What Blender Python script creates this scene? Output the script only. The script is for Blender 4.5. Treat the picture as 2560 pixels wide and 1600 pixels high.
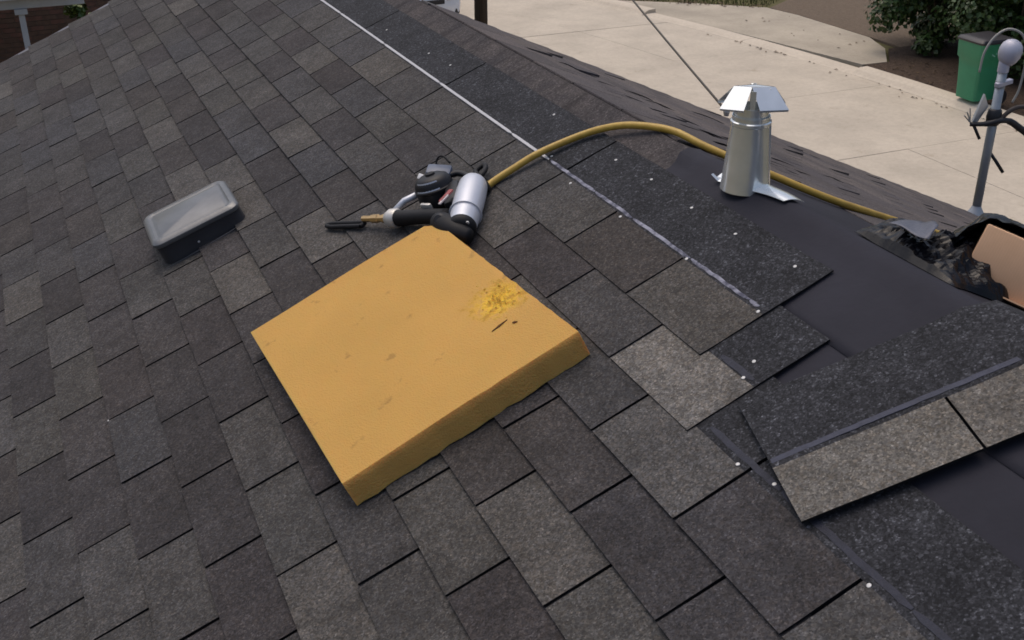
import bpy, bmesh, math, random
import numpy as np
from mathutils import Matrix, Vector, noise

for o in list(bpy.data.objects):
    bpy.data.objects.remove(o, do_unlink=True)
sc = bpy.context.scene
COL = sc.collection
rnd = random.Random(11)

# ------------------------------------------------------------------ camera
CAM = Vector((-1.10864, -2.53953, 1.07471))
FWD = Vector((0.352045, 0.819471, -0.452251)).normalized()
UP0 = Vector((0.183303, 0.413465, 0.891878))
RT = FWD.cross(UP0).normalized()
UP = RT.cross(FWD).normalized()
cam_d = bpy.data.cameras.new('camera')
cam = bpy.data.objects.new('camera', cam_d)
COL.objects.link(cam)
m = Matrix((RT, UP, -FWD)).transposed().to_4x4()
m.translation = CAM
cam.matrix_world = m
cam_d.sensor_width = 36.0
cam_d.lens = 36.0 * 2831.0 / 2560.0
cam_d.clip_start = 0.05
cam_d.clip_end = 500
sc.camera = cam

# ------------------------------------------------------------------ light
SUN_EL, SUN_AZ = math.radians(70), math.radians(-8)      # azimuth measured from +Y towards +X
w = bpy.data.worlds.new('World')
sc.world = w
w.use_nodes = True
nt = w.node_tree
bg = nt.nodes['Background']
sky = nt.nodes.new('ShaderNodeTexSky')
sky.sky_type = 'NISHITA'
sky.sun_disc = False
sky.sun_elevation = SUN_EL
sky.sun_rotation = SUN_AZ % (2*math.pi)
sky.air_density = 1.0
sky.dust_density = 5.5
sky.ozone_density = 0.6
nt.links.new(sky.outputs[0], bg.inputs[0])
bg.inputs[1].default_value = 0.15
sun_d = bpy.data.lights.new('sun', 'SUN')
sun_d.energy = 0.7
sun_d.angle = math.radians(75)
sun_d.color = (1.0, 0.95, 0.88)
sun = bpy.data.objects.new('sun', sun_d)
COL.objects.link(sun)
D = Vector((math.sin(SUN_AZ)*math.cos(SUN_EL), math.cos(SUN_AZ)*math.cos(SUN_EL), math.sin(SUN_EL)))
sun.rotation_euler = D.to_track_quat('Z', 'Y').to_euler()
sun.location = (0, 0, 20)
vs = sc.view_settings
vs.view_transform = 'Standard'
vs.look = 'None'
vs.exposure = -0.12
vs.gamma = 1.0
sc.render.engine = 'CYCLES'
sc.cycles.filter_width = 1.7

# ------------------------------------------------------------------ frames
TH = math.radians(24.2)
c, s = math.cos(TH), math.sin(TH)
T = 0.305          # tab width
EX = 0.13115       # exposure
RB = 0.42          # ridge distance above the butt line of the top course
XR, ZR = RB*c, RB*s
GZ = -4.4
MN = Matrix(((0, c, -s), (-1, 0, 0), (0, s, c))).to_4x4()       # near slope: local (along, up-slope, normal)
MF = Matrix(((0, -c, s), (1, 0, 0), (0, s, c))).to_4x4()        # far slope: local (y, up-slope, normal)
MF.translation = Vector((XR, 0, ZR))
def N(a, b, h=0.0):
    return MN @ Vector((a, b, h))
def F(y, d, h=0.0):
    return MF @ Vector((y, -d, h))
def drape(a, b, h):
    """a point of a sheet that follows the near slope and folds over the ridge"""
    r = 0.05
    if b <= RB - r: return N(a, b, h)
    if b >= RB + r: return F(-a, b-RB, h)
    t = (b-(RB-r))/(2*r)
    p0, p1, p2 = N(a, RB-r, h), N(a, RB, h)+Vector((0, 0, .026)), F(-a, r, h)
    return (1-t)**2*p0 + 2*t*(1-t)*p1 + t*t*p2

def lin(r, g, b):
    f = lambda v: (v/255/12.92 if v/255 <= 0.04045 else ((v/255+0.055)/1.055)**2.4)
    return (f(r), f(g), f(b))

# ------------------------------------------------------------------ object helpers
WM = {}
def link(name, me, mat=None, parent=None, M=None, smooth=False):
    o = bpy.data.objects.new(name, me)
    COL.objects.link(o)
    M = M.copy() if M is not None else Matrix.Identity(4)
    if parent is not None:
        o.parent = parent
        o.matrix_parent_inverse = WM[parent.name].inverted()
    o.matrix_basis = M
    WM[o.name] = M
    if mat is not None and me is not None:
        mats = mat if isinstance(mat, (list, tuple)) else [mat]
        if len(me.materials) == 0:
            for q in mats: me.materials.append(q)
    if smooth and me is not None:
        me.polygons.foreach_set('use_smooth', [True]*len(me.polygons))
    return o
def tag(o, label, cat, group=None):
    o['label'] = label; o['category'] = cat
    if group: o['group'] = group
    return o
def thing(name, label, cat, loc=(0, 0, 0), group=None, M=None):
    o = link(name, None, None, None, M if M is not None else Matrix.Translation(loc))
    o.empty_display_size = 0.1
    return tag(o, label, cat, group)
def structure(o):
    o['kind'] = 'structure'; return o
def stuff(o):
    o['kind'] = 'stuff'; return o

class MB:
    """collects geometry into one mesh"""
    def __init__(self):
        self.v, self.f, self.mi, self.col = [], [], [], []
    def add(self, vs_, fs, mi=0, M=None, col=None):
        n = len(self.v)
        for p in vs_:
            p = Vector(p)
            if M is not None: p = M @ p
            self.v.append(tuple(p))
        for fc in fs:
            self.f.append([n+i for i in fc]); self.mi.append(mi)
            self.col.append(col if col is not None else (1, 1, 1))
        return self
    def box(self, x0, x1, y0, y1, z0, z1, mi=0, M=None, col=None):
        v = [(x0,y0,z0),(x1,y0,z0),(x1,y1,z0),(x0,y1,z0),(x0,y0,z1),(x1,y0,z1),(x1,y1,z1),(x0,y1,z1)]
        f = [(3,2,1,0),(4,5,6,7),(0,1,5,4),(1,2,6,5),(2,3,7,6),(3,0,4,7)]
        return self.add(v, f, mi, M, col)
    def bbox(self, x0, x1, y0, y1, z0, z1, r, mi=0, M=None, seg=2):
        bm = bmesh.new()
        bmesh.ops.create_cube(bm, size=1)
        for q in bm.verts:
            q.co = Vector(((x0+x1)/2+q.co.x*(x1-x0), (y0+y1)/2+q.co.y*(y1-y0), (z0+z1)/2+q.co.z*(z1-z0)))
        bmesh.ops.bevel(bm, geom=list(bm.edges), offset=r, segments=seg, profile=0.5, affect='EDGES')
        bm.verts.ensure_lookup_table()
        vv = [q.co.copy() for q in bm.verts]; ff = [[q.index for q in fc.verts] for fc in bm.faces]
        bm.free()
        return self.add(vv, ff, mi, M)
    def tube(self, pts, rad, n=12, mi=0, cap=True, M=None):
        pts = [Vector(p) for p in pts]
        k = len(pts)
        rads = rad if isinstance(rad, (list, tuple)) else [rad]*k
        vv, ff = [], []
        t0 = (pts[1]-pts[0]).normalized()
        nrm = t0.orthogonal().normalized()
        for i, p in enumerate(pts):
            t = (pts[min(i+1, k-1)]-pts[max(i-1, 0)]).normalized()
            nrm = (nrm - t*nrm.dot(t)).normalized()
            bn = t.cross(nrm)
            for j in range(n):
                a = 2*math.pi*j/n
                vv.append(p + (nrm*math.cos(a)+bn*math.sin(a))*rads[i])
        for i in range(k-1):
            for j in range(n):
                j2 = (j+1) % n
                ff.append((i*n+j, i*n+j2, (i+1)*n+j2, (i+1)*n+j))
        if cap:
            ff.append(tuple(range(n-1, -1, -1))); ff.append(tuple((k-1)*n+j for j in range(n)))
        return self.add(vv, ff, mi, M)
    def lathe(self, prof, n=32, mi=0, M=None):
        """prof: list of (radius, z)"""
        vv, ff = [], []
        k = len(prof)
        for r, z in prof:
            for j in range(n):
                a = 2*math.pi*j/n
                vv.append((r*math.cos(a), r*math.sin(a), z))
        for i in range(k-1):
            for j in range(n):
                j2 = (j+1) % n
                ff.append((i*n+j, i*n+j2, (i+1)*n+j2, (i+1)*n+j))
        if prof[0][0] > 1e-6: ff.append(tuple(range(n-1, -1, -1)))
        if prof[-1][0] > 1e-6: ff.append(tuple((k-1)*n+j for j in range(n)))
        return self.add(vv, ff, mi, M)
    def sheet(self, nu, nv, fn, th, mask=None, mif=None, colf=None, side=None):
        """thick sheet on a grid: fn(i, j, h) -> point at height h above the sheet's underside; mask(i, j) tells the cells"""
        vv = [fn(i, j, th) for i in range(nu+1) for j in range(nv+1)] + [fn(i, j, 0.0) for i in range(nu+1) for j in range(nv+1)]
        off = (nu+1)*(nv+1)
        id_ = lambda i, j: i*(nv+1)+j
        base = len(self.v)
        self.v += [tuple(p) for p in vv]
        has = lambda i, j: 0 <= i < nu and 0 <= j < nv and (mask is None or mask(i, j))
        for i in range(nu):
            for j in range(nv):
                if not has(i, j): continue
                mi = mif(i, j) if mif else 0
                cc = colf(i, j) if colf else (1, 1, 1)
                a, b, d, e = id_(i, j), id_(i+1, j), id_(i+1, j+1), id_(i, j+1)
                fs = [(a, b, d, e), (off+e, off+d, off+b, off+a)]
                if not has(i, j-1): fs.append((off+a, off+b, b, a))
                if not has(i+1, j): fs.append((off+b, off+d, d, b))
                if not has(i, j+1): fs.append((off+d, off+e, e, d))
                if not has(i-1, j): fs.append((off+e, off+a, a, e))
                for n_, q in enumerate(fs):
                    self.f.append([base+x for x in q]); self.mi.append(mi if (n_ < 2 or side is None) else side); self.col.append(cc)
        return self
    def mesh(self, name, color=False, clean=False):
        me = bpy.data.meshes.new(name)
        me.from_pydata(self.v, [], self.f)
        me.polygons.foreach_set('material_index', self.mi)
        if color:
            at = me.color_attributes.new('tint', 'FLOAT_COLOR', 'CORNER')
            buf = []
            for p, cc in zip(me.polygons, self.col):
                buf += [cc[0], cc[1], cc[2], 1.0]*p.loop_total
            at.data.foreach_set('color', buf)
        if clean:
            bm = bmesh.new(); bm.from_mesh(me)
            bmesh.ops.recalc_face_normals(bm, faces=bm.faces)
            bm.to_mesh(me); bm.free()
        me.update()
        return me
    def build(self, name, mat, parent=None, M=None, smooth=False, color=False, clean=True):
        return link(name, self.mesh(name, color, clean), mat, parent, M, smooth)

def soft(o, angle=35):
    """smooth shading with sharp edges kept"""
    me = o.data
    me.polygons.foreach_set('use_smooth', [True]*len(me.polygons))
    bm = bmesh.new(); bm.from_mesh(me)
    for e in bm.edges:
        if len(e.link_faces) == 2 and e.calc_face_angle(0) > math.radians(angle): e.smooth = False
    bm.to_mesh(me); bm.free()
    return o

def spline(pts, n=12):
    """Catmull-Rom through the points"""
    P = [Vector(p) for p in pts]
    P = [P[0]*2-P[1]] + P + [P[-1]*2-P[-2]]
    out = []
    for i in range(1, len(P)-2):
        for k in range(n):
            t = k/n
            a, b, d, e = P[i-1], P[i], P[i+1], P[i+2]
            out.append(0.5*((2*b) + (d-a)*t + (2*a-5*b+4*d-e)*t*t + (3*b-a-3*d+e)*t**3))
    out.append(P[-2])
    return out

# ------------------------------------------------------------------ materials
class NT:
    def __init__(self, name):
        self.m = bpy.data.materials.new(name)
        self.m.use_nodes = True
        self.t = self.m.node_tree
        self.b = self.t.nodes['Principled BSDF']
    def n(self, typ, **kw):
        q = self.t.nodes.new('ShaderNode'+typ)
        for k, v in kw.items(): setattr(q, k, v)
        return q
    def l(self, a, b): self.t.links.new(a, b); return self
    def pos(self, obj=False):
        if obj: return self.n('TexCoord').outputs['Object']
        return self.n('NewGeometry').outputs['Position']
    def noise(self, scale, detail=4, rough=0.6, vec=None):
        q = self.n('TexNoise'); q.inputs['Scale'].default_value = scale
        q.inputs['Detail'].default_value = detail; q.inputs['Roughness'].default_value = rough
        self.l(vec if vec is not None else self.pos(), q.inputs['Vector']); return q
    def voro(self, scale, vec=None, feature='F1'):
        q = self.n('TexVoronoi'); q.feature = feature; q.inputs['Scale'].default_value = scale
        self.l(vec if vec is not None else self.pos(), q.inputs['Vector']); return q
    def ramp(self, fac, stops, interp='LINEAR'):
        q = self.n('ValToRGB'); e = q.color_ramp; e.interpolation = interp
        while len(e.elements) < len(stops): e.elements.new(0.5)
        for el, (p, col) in zip(e.elements, stops):
            el.position = p; el.color = (*col, 1) if len(col) == 3 else col
        self.l(fac, q.inputs[0]); return q.outputs[0]
    def mix(self, fac, a, b, mode='MIX'):
        q = self.n('Mix', data_type='RGBA', blend_type=mode)
        for sock, val in ((q.inputs[0], fac), (q.inputs[6], a), (q.inputs[7], b)):
            if hasattr(val, 'default_value') or isinstance(val, bpy.types.NodeSocket): self.l(val, sock)
            elif isinstance(val, (int, float)): sock.default_value = val
            else: sock.default_value = (*val, 1) if len(val) == 3 else val
        return q.outputs[2]
    def math(self, op, a, b=0.0):
        q = self.n('Math', operation=op)
        for sock, val in ((q.inputs[0], a), (q.inputs[1], b)):
            if isinstance(val, bpy.types.NodeSocket): self.l(val, sock)
            else: sock.default_value = val
        return q.outputs[0]
    def base(self, col):
        if isinstance(col, bpy.types.NodeSocket): self.l(col, self.b.inputs['Base Color'])
        else: self.b.inputs['Base Color'].default_value = (*col, 1)
        return self
    def bump(self, h, strength=0.3, dist=0.002):
        q = self.n('Bump'); q.inputs['Strength'].default_value = strength; q.inputs['Distance'].default_value = dist
        self.l(h, q.inputs['Height']); self.l(q.outputs[0], self.b.inputs['Normal']); return self
    def set(self, rough=0.6, metal=0.0, spec=0.5, **kw):
        self.b.inputs['Roughness'].default_value = rough
        self.b.inputs['Metallic'].default_value = metal
        self.b.inputs['Specular IOR Level'].default_value = spec
        for k, v in kw.items(): self.b.inputs[k].default_value = v
        return self
g1 = lambda v: (v, v, v)

def granules(name, dark=False):
    k = NT(name)
    v1 = k.voro(330); v2 = k.voro(170)
    sep1 = k.n('SeparateColor'); k.l(v1.outputs['Color'], sep1.inputs[0])
    sep2 = k.n('SeparateColor'); k.l(v2.outputs['Color'], sep2.inputs[0])
    if dark:
        f1 = k.ramp(sep1.outputs[0], [(0, g1(.5)), (.6, g1(.85)), (.86, g1(1.15)), (.95, g1(1.7)), (1, g1(2.5))])
        f2 = k.ramp(sep2.outputs[1], [(0, g1(.65)), (.8, g1(1.1)), (1, g1(2.0))])
        col = k.mix(1.0, k.mix(1.0, (.030, .031, .036), f1, 'MULTIPLY'), f2, 'MULTIPLY')
        big = k.ramp(k.noise(9, 3).outputs[0], [(.3, g1(.75)), (.7, g1(1.3))])
        col = k.mix(1.0, col, big, 'MULTIPLY')
    else:
        at = k.n('Attribute', attribute_name='tint').outputs['Color']
        f1 = k.ramp(sep1.outputs[0], [(0, g1(.58)), (.35, g1(.84)), (.7, g1(1.08)), (.94, g1(1.3)), (1, g1(1.9))])
        f2 = k.ramp(sep2.outputs[1], [(0, g1(.75)), (.55, g1(1.0)), (1, g1(1.28))])
        col = k.mix(1.0, k.mix(1.0, at, f1, 'MULTIPLY'), f2, 'MULTIPLY')
        warm = k.ramp(sep2.outputs[2], [(0, (1.06, 1.0, .94)), (.5, g1(1.0)), (1, (.97, .99, 1.04))])
        col = k.mix(1.0, col, warm, 'MULTIPLY')
        big = k.ramp(k.noise(7, 4, .65).outputs[0], [(.3, g1(.78)), (.7, g1(1.2))])
        col = k.mix(1.0, col, big, 'MULTIPLY')
        mid = k.ramp(k.noise(26, 3, .6).outputs[0], [(.3, g1(.86)), (.7, g1(1.14))])
        col = k.mix(1.0, col, mid, 'MULTIPLY')
        big2 = k.ramp(k.noise(1.1, 2).outputs[0], [(.35, (.97, .98, 1.02)), (.65, (1.03, 1.0, .97))])
        col = k.mix(1.0, col, big2, 'MULTIPLY')
    k.base(col).bump(sep1.outputs[2], .4, .001).set(rough=.9, spec=.25)
    return k.m

def plain(name, col, rough=.6, metal=0.0, spec=.5, var=0.0, scale=8, bump=0, bscale=60, obj=False, **kw):
    k = NT(name)
    if var:
        nz = k.noise(scale, 5, .65, k.pos(obj)).outputs[0]
        f = k.ramp(nz, [(.25, g1(1-var)), (.75, g1(1+var))])
        k.base(k.mix(1.0, col, f, 'MULTIPLY'))
    else: k.base(col)
    if bump: k.bump(k.noise(bscale, 5, .7, k.pos(obj)).outputs[0], bump, .01)
    k.set(rough, metal, spec, **kw)
    return k.m

M_SH = granules('shingle_granules')
M_HL = granules('headlap_granules', True)
M_UNDER = plain('synthetic_underlayment', (.024, .024, .033), .8, spec=.2, var=.25, scale=3, bump=.35, bscale=7)
def oldmat():
    k = NT('weathered_felt')
    v = k.voro(240); sp = k.n('SeparateColor'); k.l(v.outputs['Color'], sp.inputs[0])
    f1 = k.ramp(sp.outputs[0], [(0, g1(.6)), (.9, g1(1.2)), (1, g1(2.0))])
    f2 = k.ramp(k.noise(6, 5, .7).outputs[0], [(.3, (.62, .62, .68)), (.7, (1.3, 1.22, 1.15))])
    mp = k.n('Mapping'); mp.inputs['Scale'].default_value = (3, 26, 3); k.l(k.pos(), mp.inputs[0])
    f3 = k.ramp(k.noise(1, 5, .7, mp.outputs[0]).outputs[0], [(.36, g1(.5)), (.5, g1(1.0))])
    k.base(k.mix(1.0, k.mix(1.0, k.mix(1.0, (.064, .059, .060), f1, 'MULTIPLY'), f2, 'MULTIPLY'), f3, 'MULTIPLY')).bump(sp.outputs[1], .4, .002).set(.9, spec=.25)
    return k.m
M_OLD = oldmat()
M_EDGE = plain('cut_asphalt_edge', (.010, .010, .011), .85, spec=.2, var=.4, scale=60)
M_BIT = plain('bitumen_sealant', (.024, .026, .040), .6, spec=.25, var=.3, scale=40, bump=.3, bscale=120)
def talc():
    k = NT('sealant_release_film')
    nz = k.noise(34, 4, .7).outputs[0]
    k.base(k.ramp(nz, [(.38, (.05, .053, .085)), (.60, (.27, .275, .34))])).set(.6, spec=.3)
    k.bump(k.noise(150).outputs[0], .3, .003)
    return k.m
M_TALC = talc()
M_TAPE = plain('white_release_tape', (.46, .46, .48), .6, var=.12, scale=30)
M_ZINC = plain('galvanised_nail', (.52, .52, .52), .5, .3)
M_WALL = plain('stucco', (.42, .38, .32), .9, var=.12, scale=3, bump=.3)
M_WOOD = plain('fascia_board', (.33, .31, .28), .7, var=.2, scale=6)
M_ALU = plain('bare_aluminium', (.60, .61, .63), .38, .85)

# ------------------------------------------------------------------ ground and street
def warp(y):
    return -0.0115*(y-10)**2 if y > 10 else 0.0
def ground_mat():
    k = NT('dry_lawn_soil')
    n1 = k.noise(.5, 5).outputs[0]; n2 = k.noise(7, 6, .7).outputs[0]
    a = k.ramp(n2, [(.3, (.075, .068, .028)), (.55, (.115, .105, .045)), (.8, (.17, .145, .075))])
    b = k.ramp(n2, [(.3, (.10, .075, .05)), (.7, (.16, .125, .085))])
    f = k.ramp(n1, [(.45, g1(0)), (.62, g1(1))])
    k.base(k.mix(f, a, b)).bump(n2, .5, .03).set(.95, spec=.2)
    return k.m
gb = MB()
gb.add([(-90, -70, GZ-.02), (110, -70, GZ-.02), (110, 130, GZ-.02), (-90, 130, GZ-.02)], [(0, 1, 2, 3)])
structure(gb.build('ground', ground_mat()))

def concrete(name, base, var=.14):
    k = NT(name)
    n1 = k.noise(.9, 5, .6).outputs[0]; n2 = k.noise(14, 5, .7).outputs[0]; n3 = k.noise(160, 3).outputs[0]
    f1 = k.ramp(n1, [(.3, g1(1-var)), (.7, g1(1+var*.7))])
    f2 = k.ramp(n2, [(.3, (.90, .89, .88)), (.62, g1(1.03))])
    f3 = k.ramp(n3, [(.3, g1(.93)), (.7, g1(1.06))])
    st = k.ramp(k.noise(2.3, 6, .75).outputs[0], [(.60, g1(1)), (.72, (.80, .77, .74))])
    col = k.mix(1.0, k.mix(1.0, k.mix(1.0, k.mix(1.0, base, f1, 'MULTIPLY'), f2, 'MULTIPLY'), f3, 'MULTIPLY'), st, 'MULTIPLY')
    k.base(col).bump(n3, .2, .004).set(.85, spec=.3)
    return k.m
M_CONC = concrete('street_concrete', (.51, .448, .362))
M_CURB = concrete('curb_concrete', (.57, .50, .405), .1)
M_WALK = concrete('apron_concrete', (.41, .36, .285), .2)
M_JOINT = plain('joint_filler', (.10, .085, .07), .95, var=.3)

# the street: a bed with concrete panels and joints
XE0, XE1 = 7.35, 13.1
rb = MB()
ys = list(np.linspace(-30, 60, 46))
rb.sheet(len(ys)-1, 1, lambda i, j, h: Vector(((XE0-.1 if j == 0 else XE1+.1)+warp(ys[i]), ys[i], GZ-.035+h)), .03)
road = structure(rb.build('road', M_JOINT))
xs = [XE0, 10.9, XE1]
yy = [-30+3.05*i+0.55 for i in range(29)]
for j in range(2):
    for i in range(len(yy)-1):
        y0, y1 = yy[i]+.004, yy[i+1]-.004
        p = MB()
        dz = rnd.uniform(-.003, .003)
        x0, x1 = xs[j]+.004, xs[j+1]-.004
        nseg = 3
        ysg = [y0+(y1-y0)*q/nseg for q in range(nseg+1)]
        p.sheet(nseg, 1, lambda a, b, h: Vector(((x0 if b == 0 else x1)+warp(ysg[a]), ysg[a], GZ+dz-.03+h)), .034)
        p.build('concrete_panel', M_CONC, road)

# rolled curb in lengths
cb = [-20+3.05*i+.55 for i in range(24)]
curb_root = structure(MB().sheet(len(ys)-1, 1, lambda i, j, h: Vector(((XE1+.02 if j == 0 else XE1+.36)+warp(ys[i]), ys[i], GZ-.05+h)), .03).build('curb', M_JOINT))
prof = [(0, 0.004), (.05, .03), (.12, .085), (.20, .115), (.36, .12)]
for i in range(len(cb)-1):
    y0, y1 = cb[i]+.006, cb[i+1]-.006
    low = 0.35 if 14.6 < (y0+y1)/2 < 21 else 1.0        # dropped curb at the driveway
    q = MB()
    n = 4
    yq = [y0+(y1-y0)*t/n for t in range(n+1)]
    vv, ff = [], []
    for a in range(n+1):
        for px, pz in prof: vv.append((XE1+.002+px+warp(yq[a]), yq[a], GZ+pz*low))
        vv.append((XE1+.36+warp(yq[a]), yq[a], GZ-.04)); vv.append((XE1+.002+warp(yq[a]), yq[a], GZ-.04))
    k = len(prof)+2
    for a in range(n):
        for b in range(k): ff.append((a*k+b, a*k+(b+1) % k, (a+1)*k+(b+1) % k, (a+1)*k+b))
    ff.append(tuple(range(k))); ff.append(tuple(n*k+b for b in range(k)))
    q.add(vv, ff)
    q.build('curb_stone', M_CURB, curb_root)

# driveway apron beyond the curb
ap = [(XE1+.37, 14.45), (14.02, 14.42), (14.7, 15.3), (15.05, 16.2), (15.02, 18.6), (14.85, 19.6), (13.6, 20.7), (XE1+.37+warp(22), 22.0), (XE1+.37+warp(18), 18.0)]
def prism(pts, z0, z1):
    q = MB(); n = len(pts)
    q.add([(x, y, z0) for x, y in pts]+[(x, y, z1) for x, y in pts], [tuple(range(n-1, -1, -1)), tuple(range(n, 2*n))]+[(i, (i+1) % n, n+(i+1) % n, n+i) for i in range(n)])
    return q
structure(prism(ap, GZ-.03, GZ+.045).build('driveway', M_WALK))
def soil(name, c0, c1):
    k = NT(name); nz = k.noise(18, 6, .75).outputs[0]
    k.base(k.ramp(nz, [(.3, c0), (.7, c1)])).bump(nz, .8, .05).set(.95, spec=.2); return k.m
M_MULCH = soil('bark_mulch', (.035, .024, .018), (.115, .080, .058))
M_DIRT = soil('bare_dirt', (.115, .088, .064), (.20, .155, .115))
bed = [(XE1+.37, 3.0), (22, 3.0), (22, 15.2), (14.75, 15.25), (14.05, 14.38), (XE1+.37, 14.40)]
structure(prism(bed, GZ-.03, GZ+.05).build('mulch_bed', M_MULCH))
dirt = [(15.1, 15.3), (22, 15.3), (24, 21.5), (17.0, 20.9), (14.95, 19.6), (15.09, 18.6), (15.12, 16.2)]
structure(prism(dirt, GZ-.03, GZ+.03).build('bare_dirt', M_DIRT))

# ------------------------------------------------------------------ the house
house = thing('house', 'low house with a half re-shingled charcoal gable roof', 'house', (0.4, 0, GZ))
EAVE = -4.5          # near slope, distance below the top course's butt line
RAKE_A = -4.62       # far rake of the near slope (along the courses)
A1 = 4.2
FARD = 5.0           # far slope length
YR = 1.80            # rake of the far slope
# decks
dk = MB().box(RAKE_A, A1, EAVE, RB-.0015, -.065, -.004)
near = dk.build('roof', M_OLD, house, MN)
fk = MB().box(-A1, YR, -FARD, -.0015, -.065, -.004)
far = fk.build('roof', M_OLD, house, MF)
far['label'] = 'old brown far slope of the roof beyond the ridge'
near['label'] = 'near roof slope being covered with new charcoal shingles'
# walls below
def wallp(pts, d0, d1, axis):
    q = MB(); n = len(pts)
    mk = (lambda u, z, d: (u, d, z)) if axis == 'y' else (lambda u, z, d: (d, u, z))
    q.add([mk(u, z, d0) for u, z in pts]+[mk(u, z, d1) for u, z in pts], [tuple(range(n)), tuple(range(2*n-1, n-1, -1))]+[(i, (i+1) % n, n+(i+1) % n, n+i) for i in range(n)])
    return q.build('wall', M_WALL, house)
zn = lambda x: x*s/c-.09
zf = lambda x: ZR-(x-XR)*s/c-.09
xa, xb = -3.75, 4.55
wallp([(xa, GZ), (XR, GZ), (XR, zn(XR)), (xa, zn(xa))], 4.35, 4.5, 'y')
wallp([(XR-.1, GZ), (xb, GZ), (xb, zf(xb)), (XR-.1, zn(XR-.1))], 1.45, 1.6, 'y')
wallp([(xa, GZ), (xb, GZ), (xb, zf(xb)), (XR, zn(XR)), (xa, zn(xa))], -4.0, -3.85, 'y')
wallp([(-3.85, GZ), (4.35, GZ), (4.35, zn(xa)-.02), (-3.85, zn(xa)-.02)], xa, xa+.15, 'x')
wallp([(-3.85, GZ), (1.45, GZ), (1.45, zf(xb)-.02), (-3.85, zf(xb)-.02)], xb-.15, xb, 'x')
wallp([(1.6, GZ), (4.35, GZ), (4.35, zn(XR)-.02), (1.6, zn(XR)-.02)], XR-.17, XR-.02, 'x')
# edge trims
MB().box(RAKE_A-.02, RAKE_A+.035, EAVE, RB, -.004, .004).box(RAKE_A-.022, RAKE_A-.018, EAVE, RB, -.07, .004).build('drip_edge', plain('drip_edge_metal', (.12, .12, .14), .6, .2), near, MN)
MB().box(YR+.002, YR+.025, -FARD, 0, -.13, -.006).build('fascia', M_WOOD, far, MF)
MB().box(YR-.05, YR+.03, -FARD, 0, -.0035, .003).build('drip_edge', plain('dark_drip_edge', (.07, .062, .06), .6, var=.3), far, MF)

# underlayment: a lower sheet and an upper sheet lapped over it and folded over the ridge
def under(b0, b1, h0, name):
    nu, nv = 40, 26
    a0, a1 = .22, A1
    wob = [rnd.uniform(-1, 1)*.0007 for _ in range((nu+1)*(nv+1))]
    q = MB()
    def fn(i, j, h):
        a = a0+(a1-a0)*i/nu; b = b0+(b1-b0)*j/nv
        if i == 0: a += .015*math.sin(j*1.3)
        return drape(a, b, h0+h+(max(0, wob[i*(nv+1)+j]) if h > 0 else 0))
    q.sheet(nu, nv, fn, .0012)
    return q.build(name, M_UNDER, near, None, True)
under(-.30, .30, -.0030, 'underlayment')
under(.186, .84, -.0012, 'underlayment')

# --- shingles
PAL = [(81, 78, 78), (85, 83, 82), (88, 86, 84), (78, 74, 74), (92, 90, 88), (82, 78, 76), (100, 97, 93), (85, 84, 85), (76, 73, 73), (89, 87, 84)]
def tint(k=None, f=1.0):
    r, g, b = lin(*(PAL[k] if k is not None else rnd.choice(PAL)))
    f *= rnd.uniform(.92, 1.08)
    return (r*f*.595, g*f*.60, b*f*.61)
LIGHT = {k: 6 for k in ((3, -5), (4, -2), (6, -7), (5, -5), (12, 0), (7, 2), (4, 3), (6, -2))}      # paler and darker tabs of the blend
LIGHT.update({k: 4 for k in ((8, -3), (10, -3))})
LIGHT.update({k: 8 for k in ((5, -2), (7, -1), (8, 0), (8, 1), (3, 3), (11, -3), (8, -1), (5, -6))})
LIGHT.update({k: 3 for k in ((8, 2), (5, 3))})
TABS = []
def cam_area(a, b):
    """projected size of a tab in the photograph, 0 outside the frame"""
    ps = []
    for da, db in ((.02, .01), (.28, .01), (.28, .12), (.02, .12)):
        q = N(a+da, b+db, 0)-CAM
        z = q.dot(FWD)
        if z < .1: return 0
        ps.append((1280+2831*q.dot(RT)/z, 800-2831*q.dot(UP)/z))
    if not any(-20 < x < 2580 and -20 < y < 1620 for x, y in ps): return 0
    return abs(sum(ps[i][0]*ps[(i+1) % 4][1]-ps[(i+1) % 4][0]*ps[i][1] for i in range(4)))/2
jit = {}
for k in range(0, 35):
    jit[k] = rnd.uniform(-.012, .012) if k > 3 else 0
def tab_slab(q, w_, x0, yaw, dz, col, M=None, lift=0.0):
    """one tab with its covered top: butt edge proud, sliding under the course above"""
    g = .0038
    rowsb = [(0, .0115+lift), (.131, .004), (.19, .0015)]
    e = [rnd.uniform(-.0012, .0012) for _ in range(4)]
    v = []
    for b, h in rowsb:
        for x, ee in ((g, e[0]), (w_-g, e[1])):
            xx = x0+x+ee*(1 if b == 0 else .4); bb = b+(e[2] if x == g else e[3])*(b == 0)+yaw*(x-w_/2)
            v.append((xx, bb, h+dz)); v.append((xx, bb, h+dz+.0042))
    # order per row: left-low, left-top, right-low, right-top
    n0 = len(q.v)
    q.add(v, [(1, 3, 7, 5), (5, 7, 11, 9)], 0, M, col)
    f = [(0, 2, 3, 1)]
    for r in (0, 4):
        f += [(r, r+1, r+5, r+4), (r+3, r+2, r+6, r+7), (r+4, r+6, r+2, r+0)]
    f.append((8, 9, 11, 10))
    for fc in f:
        q.f.append([n0+x for x in fc]); q.mi.append(1); q.col.append(col)
cand = []
for k in range(3, 35):
    off = (.5 if k % 2 else 0)+jit[k]
    for u in range(-17, 15):
        a = (u+off)*T
        if a < RAKE_A-.2 or a > A1-.05: continue
        cand.append((cam_area(a, -k*EX), k, u, a))
cand.sort(reverse=True)
top, rest = cand[:300], cand[300:]
VARS = []
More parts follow.
